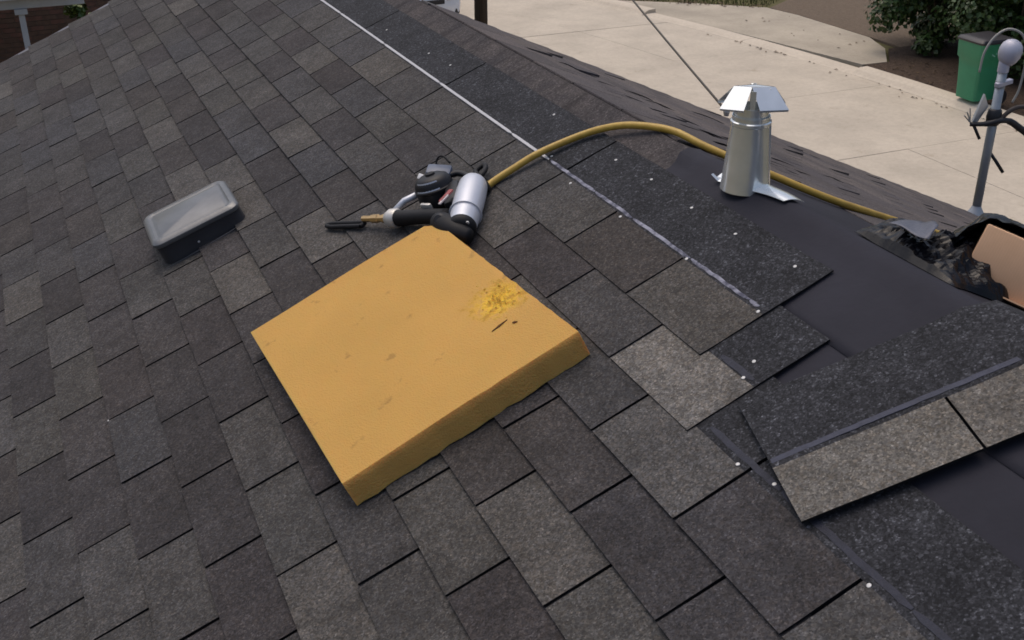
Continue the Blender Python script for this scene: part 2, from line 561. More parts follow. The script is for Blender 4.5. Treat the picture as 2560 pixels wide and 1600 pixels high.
for i in range(30):
    q = MB(); tab_slab(q, T, 0, rnd.uniform(-.004, .004), rnd.uniform(0, .0008), tint(i % 10), lift=rnd.choice([0, 0, 0, .001, .002]))
    me = q.mesh('shingle', True, True); me.materials.append(M_SH); me.materials.append(M_EDGE); VARS.append(me)
for ar, k, u, a in top:
    vi = rnd.randrange(30)
    if vi % 10 == 6 and rnd.random() < .6: vi -= 5
    if (k, u) in LIGHT: vi = LIGHT[(k, u)]+10*rnd.randrange(3)
    wl = T
    M = MN @ Matrix.Translation((max(a, RAKE_A), -k*EX+rnd.uniform(-.0015, .0015), 0))
    if a < RAKE_A: M = M @ Matrix.Diagonal(((a+T-RAKE_A)/T, 1, 1, 1))
    link('shingle', VARS[vi], None, near, M)
q = MB()
for ar, k, u, a in rest:
    a0 = max(a, RAKE_A); wl = min(a+T, A1)-a0
    if wl < .03: continue
    tab_slab(q, wl, a0, 0, 0, tint(), Matrix.Translation((0, -k*EX, 0)))
o = stuff(q.build('shingle', [M_SH, M_EDGE], near, MN, False, True)); o['label'] = 'remaining charcoal shingles further down the slope'

# --- the three topmost courses: whole strips with tabs, sealant line and dark headlap
HP = [(0, .0128), (.131, .009), (.165, .0085), (.193, .0075), (.324, .003)]
def hprof(b):
    for (b0, h0), (b1, h1) in zip(HP, HP[1:]):
        if b <= b1: return h0+(h1-h0)*(b-b0)/(b1-b0)
    return HP[-1][1]
def strip(k, aend, ntab, cols, tape):
    """a shingle strip of ntab tabs that ends at aend"""
    bs = [0, .045, .09, .128, .150, .166, .195, .26, .324]
    g = .0035
    cols_a = []
    for t in range(ntab): cols_a += [(t*T+g, t), (t*T+T-g, t)]
    a0 = aend-ntab*T
    grid = [g]; cell = []
    for t in range(ntab):
        grid += [t*T+T*.33, t*T+T*.66, (t+1)*T-g]; cell += [(t, 1)]*3
        if t < ntab-1: grid += [(t+1)*T+g]; cell += [(t, 0)]
    wob = [[rnd.uniform(-.0008, .0008) for _ in range(12)] for _ in range(len(grid))]
    q = MB()
    fn = lambda i, j, h: Vector((a0+grid[i], -k*EX+bs[j]+(wob[i][j]*.6), hprof(bs[j])+h+(wob[i][j] if 0 < j else 0)))
    q.sheet(len(grid)-1, len(bs)-1, fn, .0034, mask=lambda i, j: cell[i][1] == 1 or j >= 4,
            mif=lambda i, j: 0 if j < 4 else 1, colf=lambda i, j: cols[cell[i][0]], side=2)
    return q.build('shingle', [M_SH, M_HL, M_EDGE], near, MN, False, True)
def seal(k, a0, a1, mat, wid=.010, b=.160, gaps=0, z=0.0):
    a = a0
    while a < a1-.02:
        ln = rnd.uniform(.14, .34) if gaps else min(a1-a, .6)
        e = min(a+ln, a1)
        q = MB(); n = max(4, int((e-a)/.02))
        wv = [rnd.uniform(-.0016, .0016) for _ in range(n+1)]
        q.sheet(n, 1, lambda i, j, h: Vector((a+(e-a)*i/n, -k*EX+b+(wid*(j-.5))*(.45 if i in (0, n) else 1)+wv[i]*(gaps*.6+.2), hprof(b)+.0030+h+z)), .0012)
        q.build('sealant_strip', mat, near, MN)
        a = e+(rnd.uniform(.002, .008) if gaps else .004)
AE = 2.97*T
LT = {2: 9, 1: 0, 0: 2}
n = 0
a = AE
while a > RAKE_A+.05:
    nt_ = min(3, max(1, round((a-RAKE_A)/T)))
    cols = [tint() for _ in range(nt_)]
    if n == 0: cols = [tint(4), tint(5), tint(6)]
    strip(0, a, nt_, cols, n > 0)
    a -= nt_*T+.0005; n += 1
BE = 3.48*T
a = BE; n = 0
while a > RAKE_A+.05:
    nt_ = min(3, max(1, round((a-RAKE_A)/T)))
    cols = [tint() for _ in range(nt_)]
    if n == 0: cols = [tint(3), tint(1), (.128, .120, .108)]
    strip(1, a, nt_, cols, False); a -= nt_*T+.0005; n += 1
CE = 4*T+T*9
a = CE; n = 0
while a > RAKE_A+.05:
    nt_ = min(3, max(1, round((a-RAKE_A)/T)))
    cols = [tint() for _ in range(nt_)]
    if n == 2: cols = [tint(0), tint(4), tint(6)]
    if n == 3: cols = [tint(2), tint(1), tint(6)]
    strip(2, a, nt_, cols, False); a -= nt_*T+.0005; n += 1
# sealant lines: dry white tape on the far stretch, dark bitumen with pale film nearer the camera
seal(0, RAKE_A+.03, -.11, M_TAPE, .0082)
seal(0, -.10, AE-.03, M_TALC, .0085, gaps=1)
seal(1, AE+.03, BE-.02, M_BIT, .014, gaps=1)
seal(2, BE+.02, CE-.3, M_BIT, .012, b=.168, gaps=1)
for kk, x0, x1, bb in ((0, -.1, AE-.01, .178), (0, -.1, AE-.01, .143), (2, BE, CE-.3, .186)):
    pass
# nail heads
nail = MB().lathe([(.0001, .0), (.0037, .0), (.0040, .0008), (.0033, .0013), (.0001, .0016)], 12).mesh('nail', False, True)
nail.materials.append(M_ZINC)
for a, b in [(-.117, .172), (.062, .139), (.324, .144), (.611, .154), (.888, .150), (1.022, .020), (1.194, -.112), (1.277, -.094), (1.54, -.112), (.077, .271), (.25, .278), (.449, .271), (.626, .274), (.829, .284), (-.333, .289), (-1.059, .239), (-1.257, .231), (-1.702, .216), (-.161, -1.181), (.731, -.471), (1.0, .06)]:
    kq = 0 if b > .01 and a < AE else (1 if a < BE and b > -.12 else 2)
    h = hprof(min(max(b+kq*EX, 0), .32))+.0036 if b > -.2 else .0115
    link('nail', nail, None, near, MN @ Matrix.Translation((a, b, h)) @ Matrix.Rotation(rnd.uniform(-.15, .15), 4, 'X'))

# --- old shingles on the far slope: too foreshortened to pick apart
OLDP = [(.082, .072, .071), (.076, .068, .068), (.09, .079, .075), (.070, .063, .065), (.078, .069, .068)]
q = MB()
for k in range(0, 38):
    d0 = .06+k*EX
    y = -4.1+(k % 2)*.15
    while y < YR-.03:
        y1 = min(y+T, YR-.01)
        if y1-y > .04 and not (y < -.2 and d0 < .38):
            g = rnd.choice([.002, .002, .003, .004])
            curl = rnd.choice([0]*6+[.004, .008]) if y > .2 else rnd.choice([0]*30+[.003])
            cc = rnd.choice(OLDP); fq = rnd.uniform(.85, 1.15); cc = tuple(v*fq for v in cc)
            v = []
            for dd, hh in ((d0-.05, .0005), (d0+EX, .006)):
                for x, cu in ((y+g, curl), (y1-g, 0)):
                    v += [(x, -dd, hh-.003), (x, -dd, hh+.002+(cu if dd > d0 else 0))]
            q.add(v, [(0, 2, 3, 1), (1, 3, 7, 5), (5, 7, 6, 4), (0, 1, 5, 4), (3, 2, 6, 7)], 0, None, cc)
        y = y1
k_ = NT('old_brown_shingles')
at = k_.n('Attribute', attribute_name='tint').outputs['Color']
vo = k_.voro(260); sp = k_.n('SeparateColor'); k_.l(vo.outputs['Color'], sp.inputs[0])
k_.base(k_.mix(1.0, k_.mix(1.0, at, k_.ramp(sp.outputs[0], [(0, g1(.6)), (1, g1(1.5))]), 'MULTIPLY'), k_.ramp(k_.noise(3.5, 5).outputs[0], [(.3, (.8, .8, .85)), (.7, (1.2, 1.15, 1.1))]), 'MULTIPLY'))
k_.set(.9, spec=.3)
o = stuff(q.build('shingle', k_.m, far, MF, False, True)); o['label'] = 'old worn brown shingles of the far slope'

# torn felt scraps and lifted shingle ends near the ridge
q = MB()
rr = random.Random(31)
for i in range(20):
    y = rr.uniform(.1, 1.4); d = abs(rr.gauss(0, .5))+.10; l_ = rr.uniform(.05, .22); w_ = rr.uniform(.008, .03); hh = rr.uniform(.001, .005)
    pf = (lambda yy, dd, h: drape(-yy, RB+dd, .005+h))
    n = 5
    q.sheet(n, 1, lambda a, b, h: pf(y+w_*b+.01*math.sin(a+i), d+l_*a/n, hh*math.sin(math.pi*a/n)*(b == 0)+h), .0015)
stuff(q.build('felt_scraps', plain('black_felt', (.03, .027, .028), .9, var=.4, scale=20), far))['label'] = 'torn scraps of black felt on the old slope'

# ------------------------------------------------------------------ loose strip over the ridge
def loose():
    e1 = Vector((.267, .964)); e2 = Vector((.964, -.267))        # (along, up-slope)
    o0 = Vector((1.081, -.032))
    nt_, L_ = 3, .915
    grid, cell = [], []
    for t in range(nt_):
        a0 = t*T+.004*t
        grid += [a0+.001] if t == 0 else []
        for f_ in (.2, .4, .6, .8, 1.0): grid.append(a0+(T-.001)*f_); cell.append((t, 1))
        if t < nt_-1: grid.append(a0+T+.004); cell.append((t, 0))
    ws = [0, .04, .08, .12, .150, .163, .176, .188, .21, .24, .28, .316]
    wb = {}
    def fn(i, j, h):
        t, w_ = grid[i], ws[j]
        p = o0+e1*t+e2*w_
        key = (i, j)
        if key not in wb: wb[key] = rnd.uniform(-.0007, .0007)
        lift = .0155+.007*math.sin(math.pi*w_/.316)+.003*max(0, (w_-.18)/.13)**2+.003*math.exp(-((t-.0)/.1)**2)*(w_/.3)+.0015*math.sin(t*9+1)+wb[key]*(1 if h > 0 else 0)
        return drape(p.x, p.y, lift+h)
    q = MB()
    cols = [(.128, .120, .106), (.112, .105, .094), (.12, .11, .10)]
    q.sheet(len(grid)-1, len(ws)-1, fn, .0056, mask=lambda i, j: cell[i][1] == 1 or j < 7, mif=lambda i, j: 1 if j < 7 else 0, colf=lambda i, j: cols[cell[i][0]], side=2)
    root = q.build('shingle_strip', [M_SH, M_HL, M_EDGE], None, None, False, True)
    tag(root, 'loose three-tab shingle strip lying askew across the ridge, lower right', 'shingle')
    q = MB()
    n = 60
    wv = [rnd.uniform(-.0008, .0008) for _ in range(n+1)]
    def fs(i, j, h):
        t = .004+(L_-.02)*i/n; w_ = .172+.011*(j-.5)+wv[i]
        p = o0+e1*t+e2*w_
        lift = .0155+.007*math.sin(math.pi*w_/.316)+.0015*math.sin(t*9+1)+.0058
        return drape(p.x, p.y, lift+h)
    q.sheet(n, 1, fs, .0012)
    o = q.build('sealant_strip', plain('loose_sealant', (.040, .044, .068), .6, spec=.3, var=.35, scale=30, bump=.3, bscale=100), root)
    return root
loose()

# ------------------------------------------------------------------ foam slab
def foam():
    P = [(.702, -.720), (.702, -.155), (-.040, -.205), (-.046, -.750)]       # near, right, back, left corners (along, up-slope)
    k = NT('yellow_foam')
    ob = k.pos(True)
    n1 = k.noise(3.2, 4, .6, ob).outputs[0]; n2 = k.noise(38, 5, .7, ob).outputs[0]
    col = k.ramp(n1, [(.3, (.485, .283, .080)), (.7, (.56, .318, .090))])
    sp = k.ramp(k.noise(24, 3, .5, ob).outputs[0], [(.66, g1(0)), (.74, g1(.6))])
    col = k.mix(sp, col, (.30, .165, .055))
    dirt = k.ramp(k.noise(75, 4, .75, ob).outputs[0], [(.68, g1(0)), (.78, g1(.75))])
    dm = k.ramp(k.noise(5, 3, .6, ob).outputs[0], [(.45, g1(0)), (.7, g1(1))])
    col = k.mix(k.math('MULTIPLY', dirt, dm), col, (.16, .085, .035))
    # rubbed raw patch
    vm = k.n('VectorMath', operation='DISTANCE'); k.l(ob, vm.inputs[0]); vm.inputs[1].default_value = (.436, -.230, .062)
    d = k.math('ADD', vm.outputs['Value'], k.math('MULTIPLY', k.math('SUBTRACT', n2, .5), .24))
    pm = k.ramp(d, [(.040, g1(1)), (.074, g1(0))])
    col = k.mix(pm, col, k.ramp(n2, [(.38, (.44, .24, .045)), (.56, (.76, .46, .05))]))
    k.base(col).set(.9, spec=.2, **{'Subsurface Weight': .35, 'Subsurface Scale': .03})
    bh = k.math('ADD', k.noise(120, 4, .7, ob).outputs[0], k.math('MULTIPLY', pm, k.noise(60, 3, .6, ob).outputs[0]))
    pores = k.voro(260, ob)
    bh = k.math('ADD', bh, k.math('MULTIPLY', pores.outputs['Distance'], .7))
    k.bump(bh, .4, .004)
    nu, nv, H = 44, 36, .062
    rr = random.Random(5)
    def pt(u, v, out=0.0):
        a = (1-u)*(1-v)*Vector(P[3])+u*(1-v)*Vector(P[0])+u*v*Vector(P[1])+(1-u)*v*Vector(P[2])
        cen = Vector((.33, -.46)); a = a+(a-cen).normalized()*out
        return a
    def crumb(a): return .0028*math.sin(a.x*71+a.y*53)+.002*math.sin(a.x*190-a.y*131)+.0016*math.sin(a.y*310+a.x*41)
    bm = bmesh.new()
    V = {}
    for i in range(nu+1):
        for j in range(nv+1):
            u, v = i/nu, j/nv
            p = pt(u, v)
            # bitten back corner
            dq = (p-Vector((-.03, -.215))).length
            z = H+.0012*math.sin(p.x*9+1)+.0015*math.sin(p.y*11)
            z -= .004*math.exp(-((p.x-.436)**2+(p.y+.230)**2)/.003)*(1+.6*math.sin(p.x*160)*math.sin(p.y*170))
            cr = (p.x-.66)*.75+(p.y+.33)*.66                    # crease near the front edge
            z -= .0035*math.exp(-(cr/.014)**2)*math.exp(-((p.y+.32)/.07)**2)*(p.x > .45)
            V[i, j] = bm.verts.new((p.x, p.y, z))
    for i in range(nu):
        for j in range(nv):
            bm.faces.new((V[i, j], V[i+1, j], V[i+1, j+1], V[i, j+1]))
    # side walls: rings stepping down and a little outwards at the front
    ring = [(i, 0) for i in range(nu)]+[(nu, j) for j in range(nv)]+[(i, nv) for i in range(nu, 0, -1)]+[(0, j) for j in range(nv, 0, -1)]
    prev = [V[q] for q in ring]
    for lev, z in enumerate((.0585, .045, .024, .004)):
        cur = []
        for (i, j), b in zip(ring, prev):
            p = pt(i/nu, j/nv)
            o_ = crumb(p)*(.3+.4*lev)
            if i == nu: p = p+Vector((.003*(lev+1), 0))+Vector((o_*.4, 0))
            elif j == 0: p = p+Vector((0, .0025*(lev+1)+o_*.6))
            else: p = p+Vector((0, .001))+Vector((o_*.3, o_))
            cur.append(bm.verts.new((p.x, p.y, z+rr.uniform(-.001, .001))))
        m_ = len(ring)
        for q in range(m_):
            bm.faces.new((prev[(q+1) % m_], prev[q], cur[q], cur[(q+1) % m_]))
        prev = cur
    bm.faces.new(prev)
    # ragged bitten corner at the nailer
    for q in bm.verts:
        dx, dy = q.co.x+.042, q.co.y+.203
        dd = math.hypot(dx, dy)
        if dd < .032:
            n_ = .032-dd
            q.co.x += n_*.62; q.co.y -= n_*.50
    bmesh.ops.recalc_face_normals(bm, faces=bm.faces)
    me = bpy.data.meshes.new('foam_slab'); bm.to_mesh(me); bm.free()
    o = link('foam_slab', me, k.m, None, MN @ Matrix.Translation((0, 0, .013)))
    soft(o, 40)
    tag(o, 'thick yellow foam slab with a rubbed patch lying on the shingles', 'foam slab')
    # gouges
    g = MB()
    for (ga, gb_, l_, w_, an) in ((.531, -.268, .044, .0042, 1.75), (.551, -.238, .012, .005, 1.0)):
        n = 8
        vv = []
        for i in range(n+1):
            t = i/n; ww = w_*math.sin(math.pi*min(1, t*1.15+.02))**.7*(.5+.5*t)
            for sd in (-1, 1):
                x = (t-.5)*l_; y = sd*ww*(.8+.3*math.sin(i*2.1))
                vv.append((ga+x*math.cos(an)-y*math.sin(an), gb_+x*math.sin(an)+y*math.cos(an), H+.0012))
        n0 = len(vv)
        vv += [(x, y, H-.008) for x, y, z in vv]
        ff = [(2*i, 2*i+1, 2*i+3, 2*i+2) for i in range(n)]
        ff += [(2*i, 2*i+2, n0+2*i+2, n0+2*i) for i in range(n)]+[(2*i+1, n0+2*i+1, n0+2*i+3, 2*i+3) for i in range(n)]
        g.add(vv, ff)
    g.build('gouge', plain('torn_foam', (.10, .042, .010), .95, var=.4, scale=90), o, MN @ Matrix.Translation((0, 0, .013)))
    # crumbs torn loose on the rubbed patch
    cr = MB()
    for i in range(70):
        a_, r_ = rr.uniform(0, 6.28), abs(rr.gauss(0, .03))
        x, y, z_ = .436+r_*1.25*math.cos(a_), -.230+r_*.75*math.sin(a_), H-.002
        r0 = rr.uniform(.0015, .0042)
        vs2 = [(x+rr.uniform(.6, 1.2)*r0*dx, y+rr.uniform(.6, 1.2)*r0*dy, z_+r0*dz*.7) for dx, dy, dz in ((1, 0, 0), (-1, 0, 0), (0, 1, 0), (0, -1, 0), (0, 0, 1))]
        cr.add(vs2, [(0, 2, 4), (2, 1, 4), (1, 3, 4), (3, 0, 4)])
    stuff(cr.build('foam_crumbs', plain('raw_foam', (.56, .33, .045), .9, var=.3, scale=60), o, MN @ Matrix.Translation((0, 0, .013))))
foam()

# ------------------------------------------------------------------ box vent on the roof
def roofvent():
    M = MN @ Matrix.Translation((-.94, -.755, .012))
    root = thing('roof_vent', 'grey metal box vent on the shingles left of the nailer', 'roof vent', M=M)
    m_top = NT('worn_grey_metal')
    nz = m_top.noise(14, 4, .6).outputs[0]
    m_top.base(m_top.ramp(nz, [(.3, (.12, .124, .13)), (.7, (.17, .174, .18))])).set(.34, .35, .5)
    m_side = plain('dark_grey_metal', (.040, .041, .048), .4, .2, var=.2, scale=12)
    # body: rounded rectangle rings. local x along courses, y up-slope
    def ring(hx, hy, r, z0, zs, n=7):
        out = []
        for cx, cy, a0 in ((1, 1, 0), (-1, 1, 90), (-1, -1, 180), (1, -1, 270)):
            for i in range(n):
                a = math.radians(a0+90*i/(n-1))
                x, y = cx*(hx-r)+r*math.cos(a), cy*(hy-r)+r*math.sin(a)
                out.append((x, y, z0-zs*y))
        return out
    def loft(rings, mat, name, cap=True, sm=40):
        q = MB(); n = len(rings[0]); vv = [p for r in rings for p in r]; ff = []
        for i in range(len(rings)-1):
            for j in range(n): ff.append((i*n+j, i*n+(j+1) % n, (i+1)*n+(j+1) % n, (i+1)*n+j))
        if cap: ff.append(tuple((len(rings)-1)*n+j for j in range(n)))
        q.add(vv, ff)
        return soft(q.build(name, mat, root, M), sm)
    T_ = .075
    loft([ring(.126, .142, .03, -.004, 0), ring(.124, .141, .03, .018, .02), ring(.122, .140, .03, .045, T_*.7), ring(.123, .141, .032, .056, T_)], m_side, 'body', False)
    loft([ring(.126, .144, .032, .054, T_), ring(.129, .146, .033, .060, T_), ring(.128, .145, .033, .068, T_), ring(.118, .136, .028, .0765, T_), ring(.106, .125, .022, .0775, T_),
          ring(.101, .120, .020, .0735, T_), ring(.096, .115, .018, .0735, T_), ring(.091, .110, .016, .0765, T_)], m_top.m, 'cover')
    q = MB()
    q.sheet(10, 10, lambda i, j, h: Vector((-.15+.30*i/10, -.12+.31*j/10, -.004+h)), .0016)
    q.build('flange', m_side, root, M)
    # hem at the open lower edge and a rivet
    q = MB().tube([(.135, -.155, .0), (.137, .0, -.001), (.135, .14, -.001)], .004, 8)
    q.build('hem', m_side, root, M, True)
    MB().lathe([(.0001, 0), (.004, 0), (.003, .002), (.0001, .0028)], 10).build('rivet', M_ZINC, root, M @ Matrix.Translation((.1255, -.02, .02)) @ Matrix.Rotation(math.radians(90), 4, 'Y'))
roofvent()

# ------------------------------------------------------------------ nailer
def nailer():
    M = MN @ Matrix.Translation((0, 0, .013))
    root = thing('roofing_nailer', 'pneumatic coil nailer with silver head lying beside the yellow foam', 'nail gun', M=M @ Matrix.Translation((-.1, -.15, 0)))
    blk = plain('black_rubber', (.008, .008, .010), .6, spec=.3, var=.3, scale=40)
    blk2 = plain('black_nylon', (.009, .009, .012), .45, spec=.35)
    sil = plain('cast_silver', (.58, .60, .66), .38, .35, var=.06, scale=20)
    wht = plain('white_metal', (.55, .53, .50), .4, .4, var=.1, scale=30)
    brs = plain('brass', (.62, .42, .20), .3, .8, var=.15, scale=60)
    red = plain('red_print', (.30, .06, .06), .5)
    pal = plain('pale_print', (.55, .48, .48), .5)
    V = Vector
    # silver cylinder head
    a, b = V((-.128, -.052, .046)), V((.030, -.158, .042))
    ax = (b-a).normalized()
    def R(p, d):
        m_ = d.to_track_quat('Z', 'X').to_matrix().to_4x4(); m_.translation = p; return M @ m_
    L_ = (b-a).length
    o = MB().lathe([(.0001, -.012), (.022, -.010), (.034, -.002), (.039, .012), (.041, .05), (.041, .10), (.039, .14), (.037, L_)], 32).build('cylinder_head', sil, root, R(a, ax)); soft(o, 50)
    # fin rings
    q = MB()
    for z in (.138,): q.lathe([(.040, z-.003), (.0435, z-.002), (.0435, z+.002), (.040, z+.003)], 32)
    soft(q.build('cooling_fin', sil, root, R(a, ax)), 30)
    # black end cap with exhaust deflector
    o = MB().lathe([(.036, 0), (.0375, .003), (.036, .016), (.030, .024), (.018, .028), (.0001, .029)], 28).build('end_cap', blk, root, R(b-ax*.004, ax)); soft(o, 40)
    for i in range(4):
        MB().lathe([(.0001, 0), (.005, 0), (.005, .004), (.0001, .004)], 6).build('bolt', M_ZINC, root, R(b+ax*.012, ax) @ Matrix.Translation((.030*math.cos(i*1.57+.6), .030*math.sin(i*1.57+.6), .004)))
    xp = spline([(-.062, -.190, .040), (-.030, -.192, .046), (.010, -.186, .046), (.048, -.176, .040), (.078, -.160, .030)], 5)
    o = MB().tube(xp, [.012+.021*math.sin(math.pi*min(1, .12+.85*i/(len(xp)-1)))**.6 for i in range(len(xp))], 16).build('exhaust_shroud', blk, root, M, True)
    o = MB().lathe([(.0001, -.010), (.014, -.010), (.018, -.004), (.018, .004), (.012, .010), (.0001, .011)], 24).build('exhaust_cover', blk2, root, R(V((-.012, -.196, .068)), V((.5, -.4, .75)))); soft(o, 40)
    # coil magazine drum with label
    dc, dd = V((-.215, -.138, .045)), V((-.16, .16, .97)).normalized()
    o = MB().lathe([(.0001, -.038), (.048, -.037), (.053, -.032), (.053, .004), (.0555, .006), (.0555, .012), (.053, .014), (.051, .026), (.044, .038), (.030, .045), (.0001, .047)], 36).build('coil_magazine', blk2, root, R(dc, dd)); soft(o, 35)
    o = MB().lathe([(.0001, 0), (.014, 0), (.013, .006), (.0001, .008)], 20).build('magazine_knob', blk, root, R(dc+dd*.045, dd)); soft(o, 35)
    m_ = R(dc, dd)
    cdir = m_.to_3x3().inverted() @ (CAM-m_.translation); LB = math.atan2(cdir.y, cdir.x)-1.15
    q = MB()
    for i in range(10):
        a0, a1 = LB+math.radians(i*8), LB+math.radians((i+1)*8)
        q.add([(.0535*math.cos(a0), .0535*math.sin(a0), .0145), (.0535*math.cos(a1), .0535*math.sin(a1), .0145), (.0448*math.cos(a1), .0448*math.sin(a1), .0378), (.0448*math.cos(a0), .0448*math.sin(a0), .0378)], [(0, 1, 2, 3)])
    q.build('label', plain('label_silver', (.42, .45, .52), .35, .3), root, m_)
    # canister of nails door behind
    o = MB().bbox(-.035, .035, -.024, .024, -.02, .02, .008).build('magazine_door', plain('blue_grey_plastic', (.10, .12, .17), .4), root, R(V((-.268, -.100, .055)), V((.2, .3, .9)))); soft(o, 40)
    o = MB().bbox(-.008, .008, -.014, .014, -.003, .003, .002).build('white_sticker', plain('sticker_white', (.7, .7, .72), .5), root, R(V((-.290, -.145, .066)), V((.1, -.5, .8)))); soft(o, 40)
    # neck joining head and magazine
    o = MB().bbox(-.055, .055, -.02, .02, -.016, .016, .008).build('neck', blk2, root, M @ Matrix.Translation((-.135, -.115, .045)) @ Matrix.Rotation(math.radians(-25), 4, 'Z')); soft(o, 40)
    # name plate on the body
    o = MB().bbox(-.026, .026, -.007, .007, -.003, .003, .002).build('name_plate', red, root, M @ Matrix.Translation((-.090, -.140, .078)) @ Matrix.Rotation(math.radians(-60), 4, 'Z')); soft(o, 40)
    o = MB().bbox(-.020, .020, -.004, .004, -.002, .002, .001).build('name_plate', pal, root, M @ Matrix.Translation((-.078, -.152, .079)) @ Matrix.Rotation(math.radians(-60), 4, 'Z')); soft(o, 40)
    # handle
    h0, h1 = V((-.060, -.165, .036)), V((-.225, -.268, .030))
    pts = spline([h0, h0.lerp(h1, .35)+V((0, 0, .004)), h0.lerp(h1, .7)+V((0, 0, .002)), h1], 6)
    o = MB().tube(pts, [.024-.004*math.sin(i/len(pts)*3.1) for i in range(len(pts))], 18).build('handle', blk, root, M, True)
    # trigger
    o = MB().bbox(-.018, .018, -.005, .005, -.010, .010, .003).build('trigger', wht, root, M @ Matrix.Translation((-.150, -.190, .050)) @ Matrix.Rotation(math.radians(30), 4, 'Z')); soft(o, 40)
    # end collar, arm, brass plug and hanging loop
    d_ = (h1-h0).normalized()
    o = MB().lathe([(.0001, -.004), (.024, -.004), (.027, .002), (.027, .022), (.022, .027), (.020, .036), (.012, .042), (.0001, .042)], 20).build('end_collar', wht, root, R(h1-d_*.004, d_)); soft(o, 35)
    o = MB().tube([(-.250, -.262, .040), (-.258, -.222, .046), (-.240, -.180, .05)], [.007, .009, .009], 10).build('feed_arm', sil, root, M, True)
    pb = h1+d_*.034
    o = MB().lathe([(.011, 0), (.013, .002), (.013, .016), (.010, .018), (.010, .034), (.0125, .036), (.0125, .060), (.009, .064), (.009, .098), (.0001, .099)], 8).build('air_plug', brs, root, R(pb, d_)); soft(o, 20)
    l0, l1 = V((-.335, -.348, .014)), V((-.452, -.425, .010))
    dl = (l1-l0).normalized(); sd = V((-dl.y, dl.x, 0))*.0075
    lp = [l0+sd]+[l0.lerp(l1, t)+sd for t in (.3, .6, .9)]+[l1+dl*.006, l0.lerp(l1, .9)-sd, l0.lerp(l1, .6)-sd, l0.lerp(l1, .3)-sd, l0-sd, l0-dl*.005, l0+sd]
    o = MB().tube(spline(lp, 4), .0068, 10, cap=False).build('hanging_loop', blk, root, M, True)
    # nose, contact foot and depth lever at the upper end
    o = MB().tube(spline([(-.165, -.045, .035), (-.180, -.012, .03), (-.205, .012, .028), (-.232, .016, .026), (-.226, -.012, .026), (-.195, -.020, .028)], 5), .0075, 10).build('contact_foot', blk, root, M, True)
    o = MB().tube(spline([(-.245, -.095, .05), (-.235, -.06, .045), (-.20, -.045, .04), (-.160, -.050, .04)], 6), .0085, 10).build('nose', blk2, root, M, True)
    o = MB().bbox(-.03, .03, -.012, .012, -.012, .012, .004).build('swivel', blk, root, M @ Matrix.Translation((-.135, -.045, .02)) @ Matrix.Rotation(math.radians(60), 4, 'Z')); soft(o, 40)
    MB().tube(spline([(-.29, -.10, .06), (-.30, -.08, .082), (-.285, -.065, .088), (-.26, -.06, .07)], 6), .0028, 8).build('release_wire', blk, root, M, True)
nailer()

# ------------------------------------------------------------------ yellow air hose
k = NT('yellow_hose')
nz = k.noise(30, 4).outputs[0]
k.base(k.ramp(nz, [(.3, (.38, .235, .035)), (.7, (.52, .34, .06))])).set(.42, spec=.5)
hp = [N(-.120, -.050, .024), N(-.141, -.009, .026), N(-.139, -.070+.14, .030), N(-.133, .150, .032), N(-.112, .262, .024), N(-.072, .332, .022), N(-.010, .385, .018),
      F(-.085, .015, .014), F(-.180, .07, .013), F(-.300, .19, .014), F(-.365, .34, .013), F(-.345, .52, .013), F(-.285, .76, .013), F(-.205, 1.0, .013), F(-.14, 1.16, .013), F(-.14, 1.24, .013), F(-.22, 1.36, .013), F(-.40, 1.44, .013)]
hose = MB().tube(spline(hp, 10), .0098, 14).build('air_hose', k.m, None, None, True)
tag(hose, 'yellow air hose running from the nailer over the ridge', 'hose')
MB().lathe([(.011, 0), (.0135, .002), (.0135, .03), (.0115, .034)], 16).build('ferrule', plain('dark_ferrule', (.05, .045, .04), .4, .4), hose,
    (lambda p, d: (lambda m_: (setattr(m_, 'translation', p), m_)[1])(d.to_track_quat('Z', 'X').to_matrix().to_4x4()))(hp[0], (hp[1]-hp[0]).normalized()))

